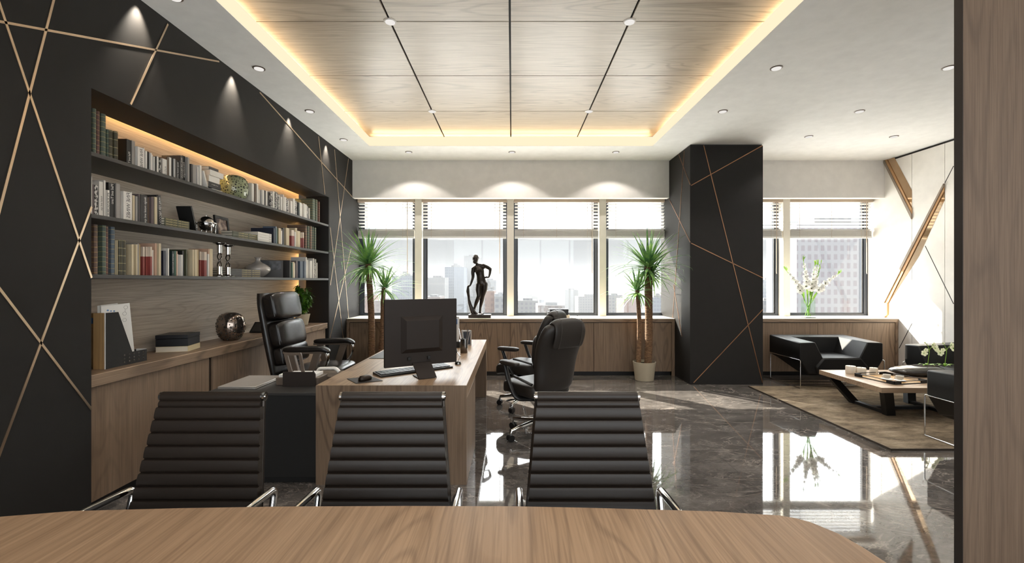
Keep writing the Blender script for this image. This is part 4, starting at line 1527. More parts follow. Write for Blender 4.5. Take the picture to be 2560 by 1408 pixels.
ly = ((q[0] - q[3]).length + (q[1] - q[2]).length) / 4
ta = math.atan2(ux.y, ux.x)
t = thing('serving_tray', 'black square serving tray with cut-out handles on the coffee table', 'tray', (tc.x, tc.y, cz), ta)
MB().box(-lx + .012, lx - .012, -ly + .012, ly - .012, .001, .008).build('base', M_['card'], t, world=False)
m = MB()
hw = .013
for s in (-1, 1):
    for a in (0, 1):
        def bx(u0, u1, z0, z1):
            if a == 0:
                m.box(u0 * lx, u1 * lx, s * ly - .006, s * ly + .006, z0, z1)
            else:
                m.box(s * lx - .006, s * lx + .006, u0 * ly + .0061 * (1 if u0 < -.9 else 0), u1 * ly - .0061 * (1 if u1 > .9 else 0), z0, z1)
        bx(-1, 1, .0005, .008)
        bx(-1, -.62, .008, .032)
        bx(.62, 1, .008, .032)
        bx(-1, 1, .032, .038)
m.build('rim', M_['black'], t, world=False)
for i, (x, y, lab) in enumerate(((2267, 948, 'white coffee cup on the tray, the farther one'), (2252, 953, 'x'))):
    pass
for i, (u, v, lab) in enumerate(((.02, .18, 'white coffee cup on the tray, nearer the candles'), (.42, -.40, 'white coffee cup on the tray, nearer the cut-off armchair'))):
    p = tc + ux * (u * lx) + uy * (v * ly)
    p = [PZ(2217, 950.0, cz + .008), PZ(2249.5, 953.5, cz + .008)][i]
    z = cz + .0085
    t = thing('coffee_cup', lab, 'cup', (p.x, p.y, z), 0, 'white coffee cups on the serving tray')
    MB().lathe([(0, .014), (.012, .014), (.022, .016), (.034, .03), (.036, .062), (.033, .062), (.030, .03), (.0, .022)], (p.x, p.y, z), 26).build('cup', M_['white_cer'], t, 50)
    MB().tube([Vector((p.x, p.y, z)) + Vector((-.034 + .0, 0, 0)) + Vector((-.022 * math.sin(a), 0, .04 + .014 * math.cos(a))) for a in [PI * k / 10 for k in range(11)]], .004, 8).build('handle', M_['white_cer'], t, 50)
    t2 = MB().lathe([(0, .001), (.025, .001), (.055, .011), (.056, .013), (.025, .006), (0, .006)], (p.x, p.y, z), 28).build('saucer', M_['white_cer'], t, 50)
pb = Vector((4.885, 5.50, cz + .001))
t = thing('pebble_bowl', 'glossy grey pebble-shaped planter on the coffee table', 'planter', (pb.x, pb.y, cz))
MB().pillow((.59, .34, .112), T(pb + Vector((0, 0, .056))), .82, 48, 24, shape=lambda v: v + Vector((0, 0, .012 * math.sin(v.x * 6) if v.z > 0 else 0))).build('bowl', M_['pewter'], t, 80)
MB().pillow((.30, .16, .02), T(pb + Vector((.12, 0, .112))), .8, 28, 8).build('soil', M_['soil'], t, 60)


def flower5(m_p, m_c, c, nrm, r, rnd):
    """five rounded petals round a throat"""
    n = Vector(nrm).normalized()
    u = n.orthogonal().normalized()
    v = n.cross(u)
    a0 = rnd.uniform(0, 6)
    for k in range(5):
        a = a0 + 2 * PI * k / 5
        d = u * math.cos(a) + v * math.sin(a)
        s = n.cross(d)
        vs, fs = [], []
        for i, (t_, w_, h_) in enumerate(((.08, .10, -.12), (.4, .34, .10), (.75, .42, .26), (.95, .25, .30), (1.02, .04, .28))):
            for q_ in (-1, 0, 1):
                vs.append(Vector(c) + (d * t_ + s * (w_ * q_) + n * (h_ - .05 * (q_ == 0))) * r)
        for i in range(4):
            for q_ in range(2):
                b_ = i * 3 + q_
                fs.append((b_, b_ + 1, b_ + 4, b_ + 3))
        m_p.add(vs, fs)
    m_c.ball(Vector(c) + n * (.03 * r), r * .17, 8, 6)


rnd = random.Random(5)
for i, (xb, top, lab) in enumerate(((2319, 0, 'pale orchid spray growing from the pebble planter, the left one'), (2362, 0, 'pale orchid spray growing from the pebble planter, the right one'))):
    base = Vector((P(xb, 0, 5.50).x, 5.50, cz + .10))
    t = thing('orchid', lab, 'orchid', base, 0, 'orchids in the pebble planter')
    k_ = 5.5 / F
    stem = [base, base + Vector((.01, 0, .10)), base + Vector((.022, 0, .17)), base + Vector((.018, 0, .22)), base + Vector((-.005, 0, .265)), base + Vector((-.03, 0, .29))]
    m = MB().tube(fillet(stem, .04, 4), .0035, 6)
    m.tube([base + Vector((.02, 0, .20)), base + Vector((.06, 0, .255)), base + Vector((.09, 0, .235))], .0025, 6)
    m.tube([base + Vector((.02, 0, .215)), base + Vector((-.03, 0, .21)), base + Vector((-.06, 0, .17))], .0025, 6)
    m.build('stem', M_['leaf3'], t, 50)
    for dx, dz, r in ((.085, .225, .042), (.06, .265, .036), (.11, .20, .036), (-.055, .165, .036), (-.045, .205, .026), (-.035, .29, .012), (-.02, .275, .012)):
        mp, mc_ = MB(), MB()
        flower5(mp, mc_, base + Vector((dx, -.01 + rnd.uniform(-.015, .015), dz)), (rnd.uniform(-.4, .3), -1, rnd.uniform(-.2, .4)), r, rnd)
        fo = mp.build('flower', M_['petal_y'], t, 60)
        mc_.build('flower_centre', M_['leaf3'], fo, 60)
    m = MB()
    for k_ in range(5):
        a = 2 * PI * k_ / 5 + i
        d = Vector((math.cos(a), math.sin(a) * .6, 0))
        s = Vector((-d.y, d.x, 0)).normalized()
        vs, fs = [], []
        for q_, (t_, w_, h_) in enumerate(((0, .005, .005), (.04, .016, .03), (.08, .014, .035), (.11, .002, .02))):
            vs += [base + d * t_ + s * w_ + Vector((0, 0, h_)), base + d * t_ - s * w_ + Vector((0, 0, h_))]
        for q_ in range(3):
            fs.append((q_ * 2, q_ * 2 + 1, q_ * 2 + 3, q_ * 2 + 2))
        m.add(vs, fs)
    m.build('foliage', M_['leaf3'], t, 60)

# ================================================================== books
BC = {
    'ag': ('old green leather', banded('old_green_spine', (84, 96, 84), (176, 164, 104), seed=1)),
    'ar': ('reddish leather', banded('old_red_spine', (104, 72, 64), (190, 150, 96), seed=2)),
    'ab': ('old brown leather', banded('old_brown_spine', (112, 90, 78), (200, 160, 90), seed=3)),
    'an': ('bluish leather', banded('old_blue_spine', (86, 98, 108), (176, 160, 110), seed=4)),
    'ol': ('gilt-banded olive', banded('olive_spine', (70, 66, 48), (160, 150, 110), .5, 19, 5)),
    'k': ('black', plain('black_book', (22, 21, 21), .5)),
    'w': ('white', plain('white_book', (222, 217, 209), .55)),
    'c': ('cream', plain('cream_book', (204, 188, 156), .6)),
    'g': ('grey', plain('grey_book', (150, 145, 140), .55)),
    'dg': ('dark grey', plain('dark_grey_book', (66, 63, 61), .55)),
    'br': ('brown', plain('brown_book', (96, 80, 66), .6)),
    'mv': ('mauve-grey', plain('mauve_book', (98, 86, 88), .6)),
    'bl': ('blue-grey', plain('blue_grey_book', (88, 98, 112), .5)),
    'nv': ('navy', plain('navy_book', (34, 38, 54), .45)),
    'gr': ('dark green', plain('green_book', (42, 78, 62), .55)),
    'tl': ('teal black', plain('teal_book', (28, 44, 44), .5)),
    'pk': ('pinkish', plain('pink_book', (196, 160, 136), .6)),
    'tn': ('tan', plain('tan_book', (168, 146, 106), .6)),
    'pt': ('patterned', None),
    'rw': ('red white-topped book', None),
    'og': ('olive green', plain('olive_book', (72, 74, 52), .55)),
}
m_, nt_, b_ = new_mat('patterned_book')
nt_.links.new(ramp(nt_, texnoise(nt_, posmap(nt_, (1, 1, .6)), 85, 3), [(.46, lin((40, 38, 37))), (.54, lin((206, 202, 196)))]), b_.inputs['Base Color'])
BC['pt'] = ('black-and-white patterned', m_)
RED = plain('red_cover', (136, 62, 56), .55)
LIGHT = plain('pale_cover_top', (206, 190, 172), .55)
SX = -2.72
count = {}
TITLES = {}


def book(shelf, run, n, x0, x1, ytop, key, yend=None, depth=None, title=None, lean_=0):
    """a standing book whose spine fills the run from x0 to x1"""
    z0 = SH[shelf] + .0004
    d0, d1 = -SX * F / (CX - x0), -SX * F / (CX - x1)
    if d1 - d0 > .004:
        d1 -= .0012
    dm = (d0 + d1) / 2
    z1 = EYE - (ytop - CY) * d0 / F
    h = max(.10, min(z1 - z0, .385 - .027 if shelf < 3 else .35))
    rng = random.Random(int(x0 * 10) + shelf)
    dep = depth or min(.31, h * rng.uniform(.66, .78))
    th = d1 - d0
    cv = min(.003, th * .22)
    sx = SX + rng.uniform(-.012, .008)
    cn = BC[key][0]
    size = ('tall ' if h > .27 else 'short ' if h < .19 else '') + ('thin ' if th < .018 else 'thick ' if th > .05 else '')
    noun = '' if key == 'rw' else ' book'
    lab = '%s%s%s, %s in the %s-shelf row %s' % (size, cn.replace('old ', ''), noun, nth(n), {1: 'top', 2: 'middle', 3: 'bottom'}[shelf], run.replace('the green pitted vase', 'the green vase').replace('the white book stack', 'the white stack').replace('the candle holders', 'the candle holders'))
    mats = [BC[key][1], M_['pages'], RED, LIGHT]
    m = MB()
    cm = 0 if key != 'rw' else 2
    bot = [(z0, z0 + h)] if key != 'rw' else [(z0, z0 + h * .66), (z0 + h * .66, z0 + h)]
    rnd_sp = key in ('ag', 'ar', 'ab', 'an', 'ol')
    for j, (a, b) in enumerate(bot):
        c_ = 0 if key != 'rw' else (2, 3)[j]
        m.box(sx - dep, sx - .001, d0, d0 + cv, a, b, c_)
        m.box(sx - dep, sx - .001, d1 - cv, d1, a, b, c_)
        if rnd_sp:
            k_ = 8
            pts = [(sx - .004 + .011 * math.sin(PI * i / k_), dm - (th / 2) * math.cos(PI * i / k_)) for i in range(k_ + 1)]
            m.prism([(sx - .0045, d0 + .0001)] + pts[1:-1] + [(sx - .0045, d1 - .0001)], 'Z', a, b, c_)
        else:
            m.box(sx - .003, sx, d0, d1, a, b, c_)
    m.box(sx - dep + .004, sx - .003, d0 + cv, d1 - cv, z0 + .003, z0 + h - .004, 1)
    o = m.build('book', mats, None, 50 if rnd_sp else None)
    tag(o, lab, 'book', 'books on the %s shelf, %s' % ({1: 'top', 2: 'middle', 3: 'bottom'}[shelf], run))
    if lean_:
        c = Vector((sx, d1, z0))
        o.data.transform(T(c) @ Matrix.Rotation(lean_, 4, 'X') @ T(-c))
    if title:
        s, col, mir, fz, fy, ln = title
        Mx = T((sx + .0006, d0 + th * fy, z0 + h * fz)) @ Matrix(((0, 0, 1, 0), (0, 1, 0, 0), (-1, 0, 0, 0), (0, 0, 0, 1)))
        tm = text_mesh(s, 1.0, M_[col], o, Matrix.Identity(4), mirror=mir)
        xs_ = [v.co.x for v in tm.data.vertices]
        ys_ = [v.co.y for v in tm.data.vertices]
        sc = ln * h / (max(xs_) - min(xs_))
        scy = min(sc * 1.3, th * .8 / (max(ys_) - min(ys_)))
        tm.data.transform(Mx @ Matrix.Diagonal((sc, scy, 1, 1)))
        if lean_:
            tm.data.transform(T(c) @ Matrix.Rotation(lean_, 4, 'X') @ T(-c))
    return o


def nth(n):
    return '%d%s' % (n, 'th' if 10 < n % 100 < 14 else {1: 'st', 2: 'nd', 3: 'rd'}.get(n % 10, 'th'))


def row(shelf, run, items):
    for n, it in enumerate(items):
        book(shelf, run, n + 1, *it[:4], **(it[4] if len(it) > 4 else {}))


t_ = lambda s, col='ink', mir=True, fz=.5, fy=.5, ln=.7: {'title': (s, col, mir, fz, fy, ln)}
row(1, 'left of the green vase', [
    (232.7, 242.3, 270, 'ag'), (243, 251.2, 277, 'ar'), (257, 269, 283, 'ag'), (269.8, 273, 323, 'ag'), (273.3, 283.2, 324, 'ol'), (283.6, 292.8, 327.5, 'ol'),
    (319.6, 331, 347, 'k', dict(t_('Mad and Tuno', 'ink_white', fz=.28, fy=.62, ln=.55), depth=.22)), (331.4, 339.5, 351, 'g'), (341.6, 358, 366, 'w', t_('FINE WINES', 'ink', fz=.5, fy=.62, ln=.86)), (358.2, 360.6, 370, 'w'),
    (361, 365.6, 377, 'w'), (365.7, 368.6, 377, 'g'), (368.9, 374.4, 378, 'k'), (374.6, 377.4, 382, 'w'), (377.8, 381.8, 386, 'w'), (382.3, 386, 391, 'w'), (386.4, 389.7, 391, 'dg'),
    (390, 394.4, 391, 'w'), (394.8, 399.4, 394, 'g'), (399.9, 403.8, 395, 'pt'), (404, 407.6, 395, 'g'), (407.9, 418.7, 396, 'w', t_('AUGUST', 'ink', fz=.35, fy=.72, ln=.55)),
    (418.9, 424, 393, 'br'), (424.6, 429.9, 393, 'w'), (430.4, 436, 394.5, 'k'), (436.2, 438.1, 397, 'w'), (438.4, 448.6, 399, 'k', t_('design motel and spa', 'ink_white', fz=.5, fy=.75, ln=.85)),
    (449, 453.7, 401, 'dg'), (454, 460.4, 388.5, 'dg', t_('WALTER NICCOLI', 'ink_white', fz=.55, ln=.75)), (460.5, 466.5, 389, 'k', t_('Oncologia', 'ink_white', fz=.5, ln=.55)), (466.7, 471.8, 393, 'g'), (472, 474.9, 401, 'w'),
    (476, 480.5, 410, 'dg'), (483.3, 491.3, 411, 'g'), (493.5, 497.1, 417, 'w'), (497.3, 502.2, 413, 'w'), (502.4, 504.2, 425, 'w')])
row(1, 'right of the green vase', [
    (630.2, 636, 458, 'w', dict(depth=.21)), (636.6, 641, 459, 'br'), (641.3, 645.2, 459, 'w'), (646, 647.4, 474, 'g'), (647.7, 650.4, 474, 'w'), (651, 654, 475, 'g'), (654.4, 659.1, 474.5, 'w'), (659.3, 662.6, 475.5, 'k'),
    (662.8, 665.8, 476, 'br'), (666, 670.4, 477, 'w'), (670.6, 672.8, 480, 'k'), (676.2, 681, 480, 'pt'), (683.7, 688.3, 478, 'w'), (688.5, 694.2, 479, 'pt'), (694.8, 697.6, 489, 'pt'), (698, 702.5, 488, 'w'),
    (702.8, 705.8, 492, 'w'), (708, 710.2, 486, 'w'), (710.4, 716, 492, 'w'), (716.6, 720.2, 497.5, 'pt'), (722, 724, 501, 'w'), (726, 731.4, 502, 'w'), (733, 737.7, 496, 'w'), (737.9, 744.2, 501, 'pt'), (744.5, 747.6, 506, 'k'),
    (747.8, 753.2, 506, 'w'), (753.4, 756, 510.5, 'w'), (758.8, 761.2, 508.5, 'w'), (761.4, 766.8, 510, 'w'), (767.2, 771.6, 514, 'pt'), (773, 775.2, 520, 'w'), (780, 786.4, 496.5, 'ag'), (788.5, 792.6, 499, 'ag'), (792.8, 795.7, 500.5, 'ab'), (795.8, 798.8, 504, 'ar')])
row(2, 'at the left end', [
    (228.6, 232.6, 441, 'w'), (232.8, 239.2, 460, 'mv'), (239.4, 248.8, 462, 'pt'), (249.4, 259.8, 453, 'w', t_('motel and spa', 'ink', fz=.4, fy=.6, ln=.4)), (260.8, 266.1, 450.5, 'w'), (266.3, 271.5, 475, 'w', t_('PLEASURE', 'ink', fz=.5, ln=.8)),
    (271.8, 287.9, 456, 'k', t_('Mad and Tuno', 'ink_white', fz=.7, fy=.6, ln=.55)), (288.2, 298.4, 458, 'g'), (298.6, 302.2, 481, 'w'), (307, 328.5, 477.5, 'w', t_('FINE WINES', 'ink', fz=.55, fy=.6, ln=.84)), (328.7, 330.8, 480, 'w'),
    (331.5, 337.4, 488, 'c'), (337.6, 342, 490.5, 'g'), (342.2, 349, 489, 'k'), (349.2, 352.4, 485, 'mv'), (352.6, 370.5, 485.5, 'k', t_('design motel and spa', 'ink_white', fz=.5, fy=.7, ln=.88)), (370.8, 377.4, 493, 'br'), (377.7, 384.8, 492, 'mv'),
    (385, 391.4, 492, 'c'), (391.7, 398.5, 489, 'k'), (401.8, 409.4, 487, 'dg', dict(t_('WALTER NICCOLI', 'ink_white', fz=.5, fy=.5, ln=.85), lean_=.075))])
row(2, 'right of the white stack', [
    (683.6, 687.2, 570, 'nv', dict(depth=.26)), (687.6, 690.9, 566, 'bl'), (692.7, 695.7, 571, 'gr'), (695.9, 702, 570, 'c'), (703, 705.6, 577, 'w'), (705.8, 709, 573, 'mv'), (709.2, 712.2, 570, 'dg'), (716.6, 724.3, 569.5, 'c'),
    (727.7, 730.7, 575, 'rw'), (731.1, 735, 575, 'rw'), (736, 738.6, 580, 'w'), (738.8, 740.6, 570, 'c'), (740.8, 743.4, 570, 'c'), (743.9, 751, 577, 'c'), (753.9, 756.4, 581, 'rw'), (757, 760.2, 581, 'rw'),
    (764, 768.2, 563, 'ab'), (768.9, 772.6, 565, 'ag'), (775, 779.9, 565, 'ab'), (780.5, 783.8, 567, 'ag'), (785.3, 789.2, 569, 'ag')])
row(3, 'left of the candle holders', [
    (239, 249, 561, 'ab', dict(depth=.2)), (256, 265.4, 563, 'ag'), (266, 273.9, 565.5, 'ar'), (282.5, 291.7, 567, 'an'), (292, 294.2, 601, 'c'), (294.5, 303.9, 600, 'ol'), (304.4, 313.4, 601, 'ol'),
    (328.4, 334.2, 611, 'c', dict(depth=.2)), (334.3, 338.6, 611, 'c'), (338.8, 342.9, 611, 'c'), (343.3, 347.6, 609, 'g'), (347.7, 354.2, 611, 'tn'), (360, 365.2, 617, 'rw'), (368, 373.4, 617, 'rw'), (373.6, 378.4, 617, 'rw'),
    (382.2, 387.6, 625, 'w'), (387.7, 392.2, 608.5, 'pk'), (394.4, 400.4, 608.5, 'c'), (400.6, 403.2, 611, 'w'), (408, 412.6, 627, 'nv'), (412.7, 417, 627, 'nv'), (420.5, 424, 621, 'w'),
    (429.6, 434.3, 628, 'tl', t_('ANATOMY PHOTOGRAPHY', 'ink_white', True, .5, .5, .8)), (434.5, 440, 627, 'gr'), (440.4, 444.6, 628, 'pk'), (444.9, 449, 635, 'w'), (451.8, 455.4, 637, 'w'), (455.9, 460.2, 627, 'k'), (464.2, 466.9, 624, 'og'), (467, 469.2, 635, 'og'),
    (480, 484.2, 624, 'c', dict(depth=.2)), (484.4, 488.1, 624, 'c'), (488.3, 492.2, 624, 'c'), (492.5, 497.6, 624, 'tn'), (502.8, 506.6, 629, 'rw'), (509, 512.6, 630, 'rw'), (512.7, 516, 630, 'rw'), (519, 522.2, 635, 'w'), (522.4, 526, 622, 'pk'), (527.5, 535.2, 622, 'c')])
row(3, 'right of the display book', [
    (724.5, 727.6, 651, 'dg'), (728.5, 731.5, 656, 'gr'), (731.6, 735.6, 655, 'c'), (738, 740.6, 658, 'w'), (740.7, 745.2, 652, 'mv'), (750, 754.8, 653, 'bl'), (755, 759.8, 653, 'bl'), (760, 764.7, 653, 'bl'), (765, 768.2, 643, 'w'),
    (769.4, 773.2, 650, 'w'), (773.4, 778.8, 652, 'w'), (779, 782.2, 652, 'w'), (782.3, 785.6, 646, 'w'), (786, 789.4, 652, 'pt'), (789.5, 792.6, 648, 'w'), (792.7, 795, 657, 'w')])


# lying books -------------------------------------------------------
def lying(x0, x1, y0, y1, z, h, mat, label, group, title=None, tcol='ink_gold', rot=0.0, tfy=.5, tln=.6, name='book'):
    """a book lying flat; its spine looks towards +X"""
    m = MB()
    c = .0025
    cx_, cy_ = (x0 + x1) / 2, (y0 + y1) / 2
    Mr = T((cx_, cy_, 0)) @ Matrix.Rotation(rot, 4, 'Z') @ T((-cx_, -cy_, 0))
    m.box(x0, x1, y0, y1, z + .0004, z + c, 0, Mr)
    m.box(x0, x1, y0, y1, z + h - c, z + h - .0004, 0, Mr)
    m.box(x1 - .003, x1, y0, y1, z + c, z + h - c, 0, Mr)
    m.box(x0 + .004, x1 - .003, y0 + .004, y1 - .004, z + c, z + h - c, 1, Mr)
    o = tag(m.build(name, [mat, M_['pages']]), label, 'book', group)
    if title:
        tm = text_mesh(title, 1, M_[tcol], o, Matrix.Identity(4), mirror=True)
        xs_ = [v.co.x for v in tm.data.vertices]
        ys_ = [v.co.y for v in tm.data.vertices]
        sc = tln * (y1 - y0) / (max(xs_) - min(xs_))
        sy = min(h * .6 / (max(ys_) - min(ys_)), sc * 1.6)
        Mx = Mr @ T((x1 + .0006, y0 + (y1 - y0) * tfy, z + h / 2)) @ Matrix(((0, 0, 1, 0), (1, 0, 0, 0), (0, 1, 0, 0), (0, 0, 0, 1)))
        tm.data.transform(Mx @ Matrix.Diagonal((sc, sy, 1, 1)))
    return o


def yspan(xa, xb, X):
    return -X * F / (CX - xa), -X * F / (CX - xb)


NTH4 = ['lowest', 'second lowest', 'second highest', 'topmost']
ya, yb = yspan(411.5, 473.5, -2.70)
for i in range(4):
    lying(-2.90, -2.70, ya, yb, SH[2] + i * .0185, .0182, BC['og'][1], 'dark notebook with gilt lettering left of the tilted frame, %s of its stack' % NTH4[i], 'notebooks stacked left of the tilted frame', 'DISTRIBUTION  THE SHARING', 'ink_gold', 0, .5, .9)
ya, yb = yspan(581.5, 644, -2.70)
for i in range(3):
    lying(-2.90, -2.70, ya, yb, SH[2] + i * .0225, .022, BC['og'][1], 'dark notebook with gilt lettering right of the picture, %s of its stack' % ['lowest', 'middle', 'topmost'][i], 'notebooks stacked right of the picture', 'DISTRIBUTION  THE SHARING', 'ink_gold', 0, .6, .75)
ya, yb = yspan(645, 679, -2.69)
for i in range(4):
    lying(-2.87, -2.69, ya, yb, SH[2] + i * .0262, .0258, BC['w'][1], 'white book lying on the middle shelf, %s of the white stack' % NTH4[i], 'white books stacked on the middle shelf', '||||', 'ink', 0, .88, .15)
ya, yb = yspan(573, 651.5, -2.74)
for i in range(4):
    lying(-2.92, -2.74, ya, yb, SH[3] + i * .0205, .0202, BC['br'][1] if False else BC['dg'][1], 'dark notebook with gilt lettering before the silver vase, %s of its stack' % NTH4[i], 'notebooks stacked before the silver vase', 'DISTRIBUTION  THE SHARING', 'ink_gold', 0, .68, .6)
# the mixed stack with a leaning white book beside the green vase
ya, yb = yspan(519, 549, -2.70)
zz = SH[1]
for i, (hh, kk, d0, d1, nm, ti) in enumerate(((.026, 'w', .06, .05, 'thin white book', None), (.052, 'k', 0, 0, 'thick black book', '- --- - -'), (.058, 'w', .02, 0, 'thick white book', None), (.05, 'w', .02, .05, 'wide white book', None), (.028, 'dg', .02, -.02, 'thin dark book', None))):
    lying(-2.88, -2.70 + .01 * (i % 2), ya + d0, yb + d1 * .8, zz, hh - .0004, BC[kk][1], '%s, %s of the mixed stack beside the green pitted vase' % (nm, ['lowest', 'second lowest', 'in the middle', 'second highest', 'topmost'][i]), 'mixed stack beside the green vase', ti, 'ink_white' if kk == 'k' else 'ink', 0, .5, .5)
    zz += hh
b0 = yspan(519, 520, -2.70)[0]
o = MB()
c0_ = Vector((0, b0 + .014, SH[1] + .0005))
Mx = T(c0_) @ Matrix.Rotation(math.radians(20), 4, 'X')
o.box(-2.86, -2.70, -.013, 0, .0045, .168, 0, Mx)
tag(o.build('book', BC['w'][1]), 'white book leaning against the mixed stack beside the green vase', 'book')

# ================================================================== ornaments on the shelves and sideboard


def pitted(name, label, c, rx, rz, mat, holemat, n, seed, flat=.5):
    """a squashed globe vase peppered with round pits"""
    t = thing(name, label, 'vase', c)
    c = Vector(c)
    pr = fillet([Vector((x * rx, 0, z * rz)) for x, z in ((.50, 0), (.74, .20), (.94, .55), (1, .98), (.97, 1.35), (.86, 1.68), (.64, 1.90), (.42, 1.98))], 1.0, 5)
    prof = [(p.x, p.z) for p in pr]
    MB().lathe([(0, .0005), (rx * .46, .0005)] + prof + [(rx * .36, rz * 2.0), (rx * .30, rz * 1.96), (0, rz * 1.94)], c, 56).build('body', mat, t, 70)
    m, m2 = MB(), MB()
    rr = random.Random(seed)
    pts = []
    tries = 0
    while len(pts) < n and tries < 4000:
        tries += 1
        j = rr.randrange(1, len(prof) - 2)
        f = rr.random()
        q0, q1 = prof[j], prof[j + 1]
        if rr.random() > (q0[0] / rx) * min(1, math.hypot(q1[0] - q0[0], q1[1] - q0[1]) / (rz * .12)):
            continue
        a = rr.uniform(0, 2 * PI)
        s = rr.choice((.035, .045, .045, .06, .06, .10)) * rx
        r_ = q0[0] + (q1[0] - q0[0]) * f
        p = Vector((r_ * math.cos(a), r_ * math.sin(a), q0[1] + (q1[1] - q0[1]) * f))
        tn = (q1[1] - q0[1], -(q1[0] - q0[0]))
        tl = math.hypot(*tn)
        nn = Vector((tn[0] / tl * math.cos(a), tn[0] / tl * math.sin(a), tn[1] / tl))
        if any((p - q).length < s + s2 + .006 for q, s2 in pts):
            continue
        pts.append((p, s))
        Mx = T(c + p) @ nn.to_track_quat('Z', 'Y').to_matrix().to_4x4()
        m.pillow((2 * s, 2 * s, .006), Mx, 1.0, 14, 6)
        if s > .09 * rx:
            m2.pillow((1.1 * s, 1.1 * s, .010), Mx, 1.0, 12, 6)
    o = m.build('pits', holemat, t, 60)
    o['kind'] = 'stuff'
    if m2.v:
        m2.build('pit_studs', mat, t, 60)['kind'] = 'stuff'
    return t


D = 4.632
pitted('pitted_vase', 'large green pitted globe vase on the top shelf', (-2.83, D, SH[1] + .0005), .131, .131, M_['green_glaze'], M_['hole'], 190, 3)
pitted('pitted_vase', 'brown mirrored pitted globe vase on the sideboard', (-2.83, 4.58, .9105), .129, .138, M_['mirror_glaze'], M_['hole'], 170, 8)

# tilted frame seen from behind (photo frame on an easel back)
p = Vector((-2.80, 3.865, SH[2]))
t = thing('photo_frame', 'black frame tilted away, seen from its back, left of the silver globe', 'photo frame', p)
Mx = T(p + Vector((0, .02, 0))) @ Matrix.Rotation(.32, 4, 'X')
ang_ = math.radians(14)
Mx = T(p + Vector((0, .06, .001))) @ Matrix.Rotation(ang_ + .08, 4, 'X')
MB().box(-.035, .09, -.016, 0, .004, .225, 0, Mx).build('back', M_['black'], t)
MB().add([p + Vector(v) for v in ((-.02, .01, .12), (.02, .01, .12), (.02, -.10, .002), (-.02, -.10, .002), (-.02, .016, .12), (.02, .016, .12), (.02, -.094, .002), (-.02, -.094, .002))], [(0, 1, 2, 3), (4, 5, 6, 7), (0, 1, 5, 4), (1, 2, 6, 5), (2, 3, 7, 6), (3, 0, 4, 7)]).build('strut', M_['black'], t)

# silver globe on a four-legged stand
D = 2.76 * F / (CX - 517)
gc = Vector((-2.765, D, SH[2]))
t = thing('desk_globe', 'small silver globe in a four-legged stand on the middle shelf', 'globe', gc)
MB().ball(gc + Vector((0, 0, .098)), .066, 32, 20).build('sphere', M_['chrome'], t, 80)
m = MB()
m.tube([gc + Vector((.078 * math.cos(a), .078 * math.sin(a), .102)) for a in [2 * PI * i / 36 for i in range(36)]], .006, 8, closed=True)
m.build('ring', M_['chrome'], t, 60)
for k_ in range(4):
    a = PI / 4 + k_ * PI / 2 + .3
    q = gc + Vector((.08 * math.cos(a), .08 * math.sin(a), 0))
    MB().lathe([(.009, 0), (.009, .006), (.005, .012), (.0045, .05), (.007, .055), (.0045, .06), (.005, .09), (.009, .096), (.009, .104), (0, .106)], q, 12).build('leg', M_['chrome'], t, 60)
MB().lathe([(.004, 0), (.004, .012), (0, .014)], gc + Vector((0, 0, .163)), 10).build('finial', M_['chrome'], t, 40)
MB().lathe([(.012, .0005), (.012, .01), (.004, .016), (.004, .034), (0, .034)], gc, 12).build('foot', M_['chrome'], t, 40)

# framed picture
pa, pb_ = PX(529.5, 588, -2.86), PX(578, 588, -2.80)
d0 = 2.84 * F / (CX - 530)
d1 = 2.80 * F / (CX - 579.5)
t = thing('framed_picture', 'black framed sepia portrait photograph on the middle shelf', 'picture', (-2.83, (d0 + d1) / 2, SH[2]))
Mx = T((-2.80, (d0 + d1) / 2, SH[2] + .003)) @ Matrix.Rotation(math.radians(-7), 4, 'Y') @ Matrix.Rotation(math.radians(5), 4, 'Z')
hw, hh = (d1 - d0) / 2, .205
m = MB()
for a in ((-hw, hw, 0, .026), (-hw, hw, hh - .026, hh), (-hw, -hw + .026, .026, hh - .026), (hw - .026, hw, .026, hh - .026)):
    m.box(-.018, .0, a[0], a[1], a[2], a[3], 0, Mx)
m.build('border', M_['black'], t)
m_, nt_, b_ = new_mat('sepia_print')
nt_.links.new(ramp(nt_, texnoise(nt_, posmap(nt_, (1, 1, 1)), 16, 3), [(.40, lin((62, 42, 36))), (.52, lin((120, 96, 84))), (.62, lin((176, 156, 138)))]), b_.inputs['Base Color'])
MB().box(-.012, -.008, -hw + .025, hw - .025, .025, hh - .025, 0, Mx).build('print', m_, t)
MB().box(-.07, -.019, -.015, .015, 0, .01, 0, Mx).build('easel_foot', M_['black'], t)

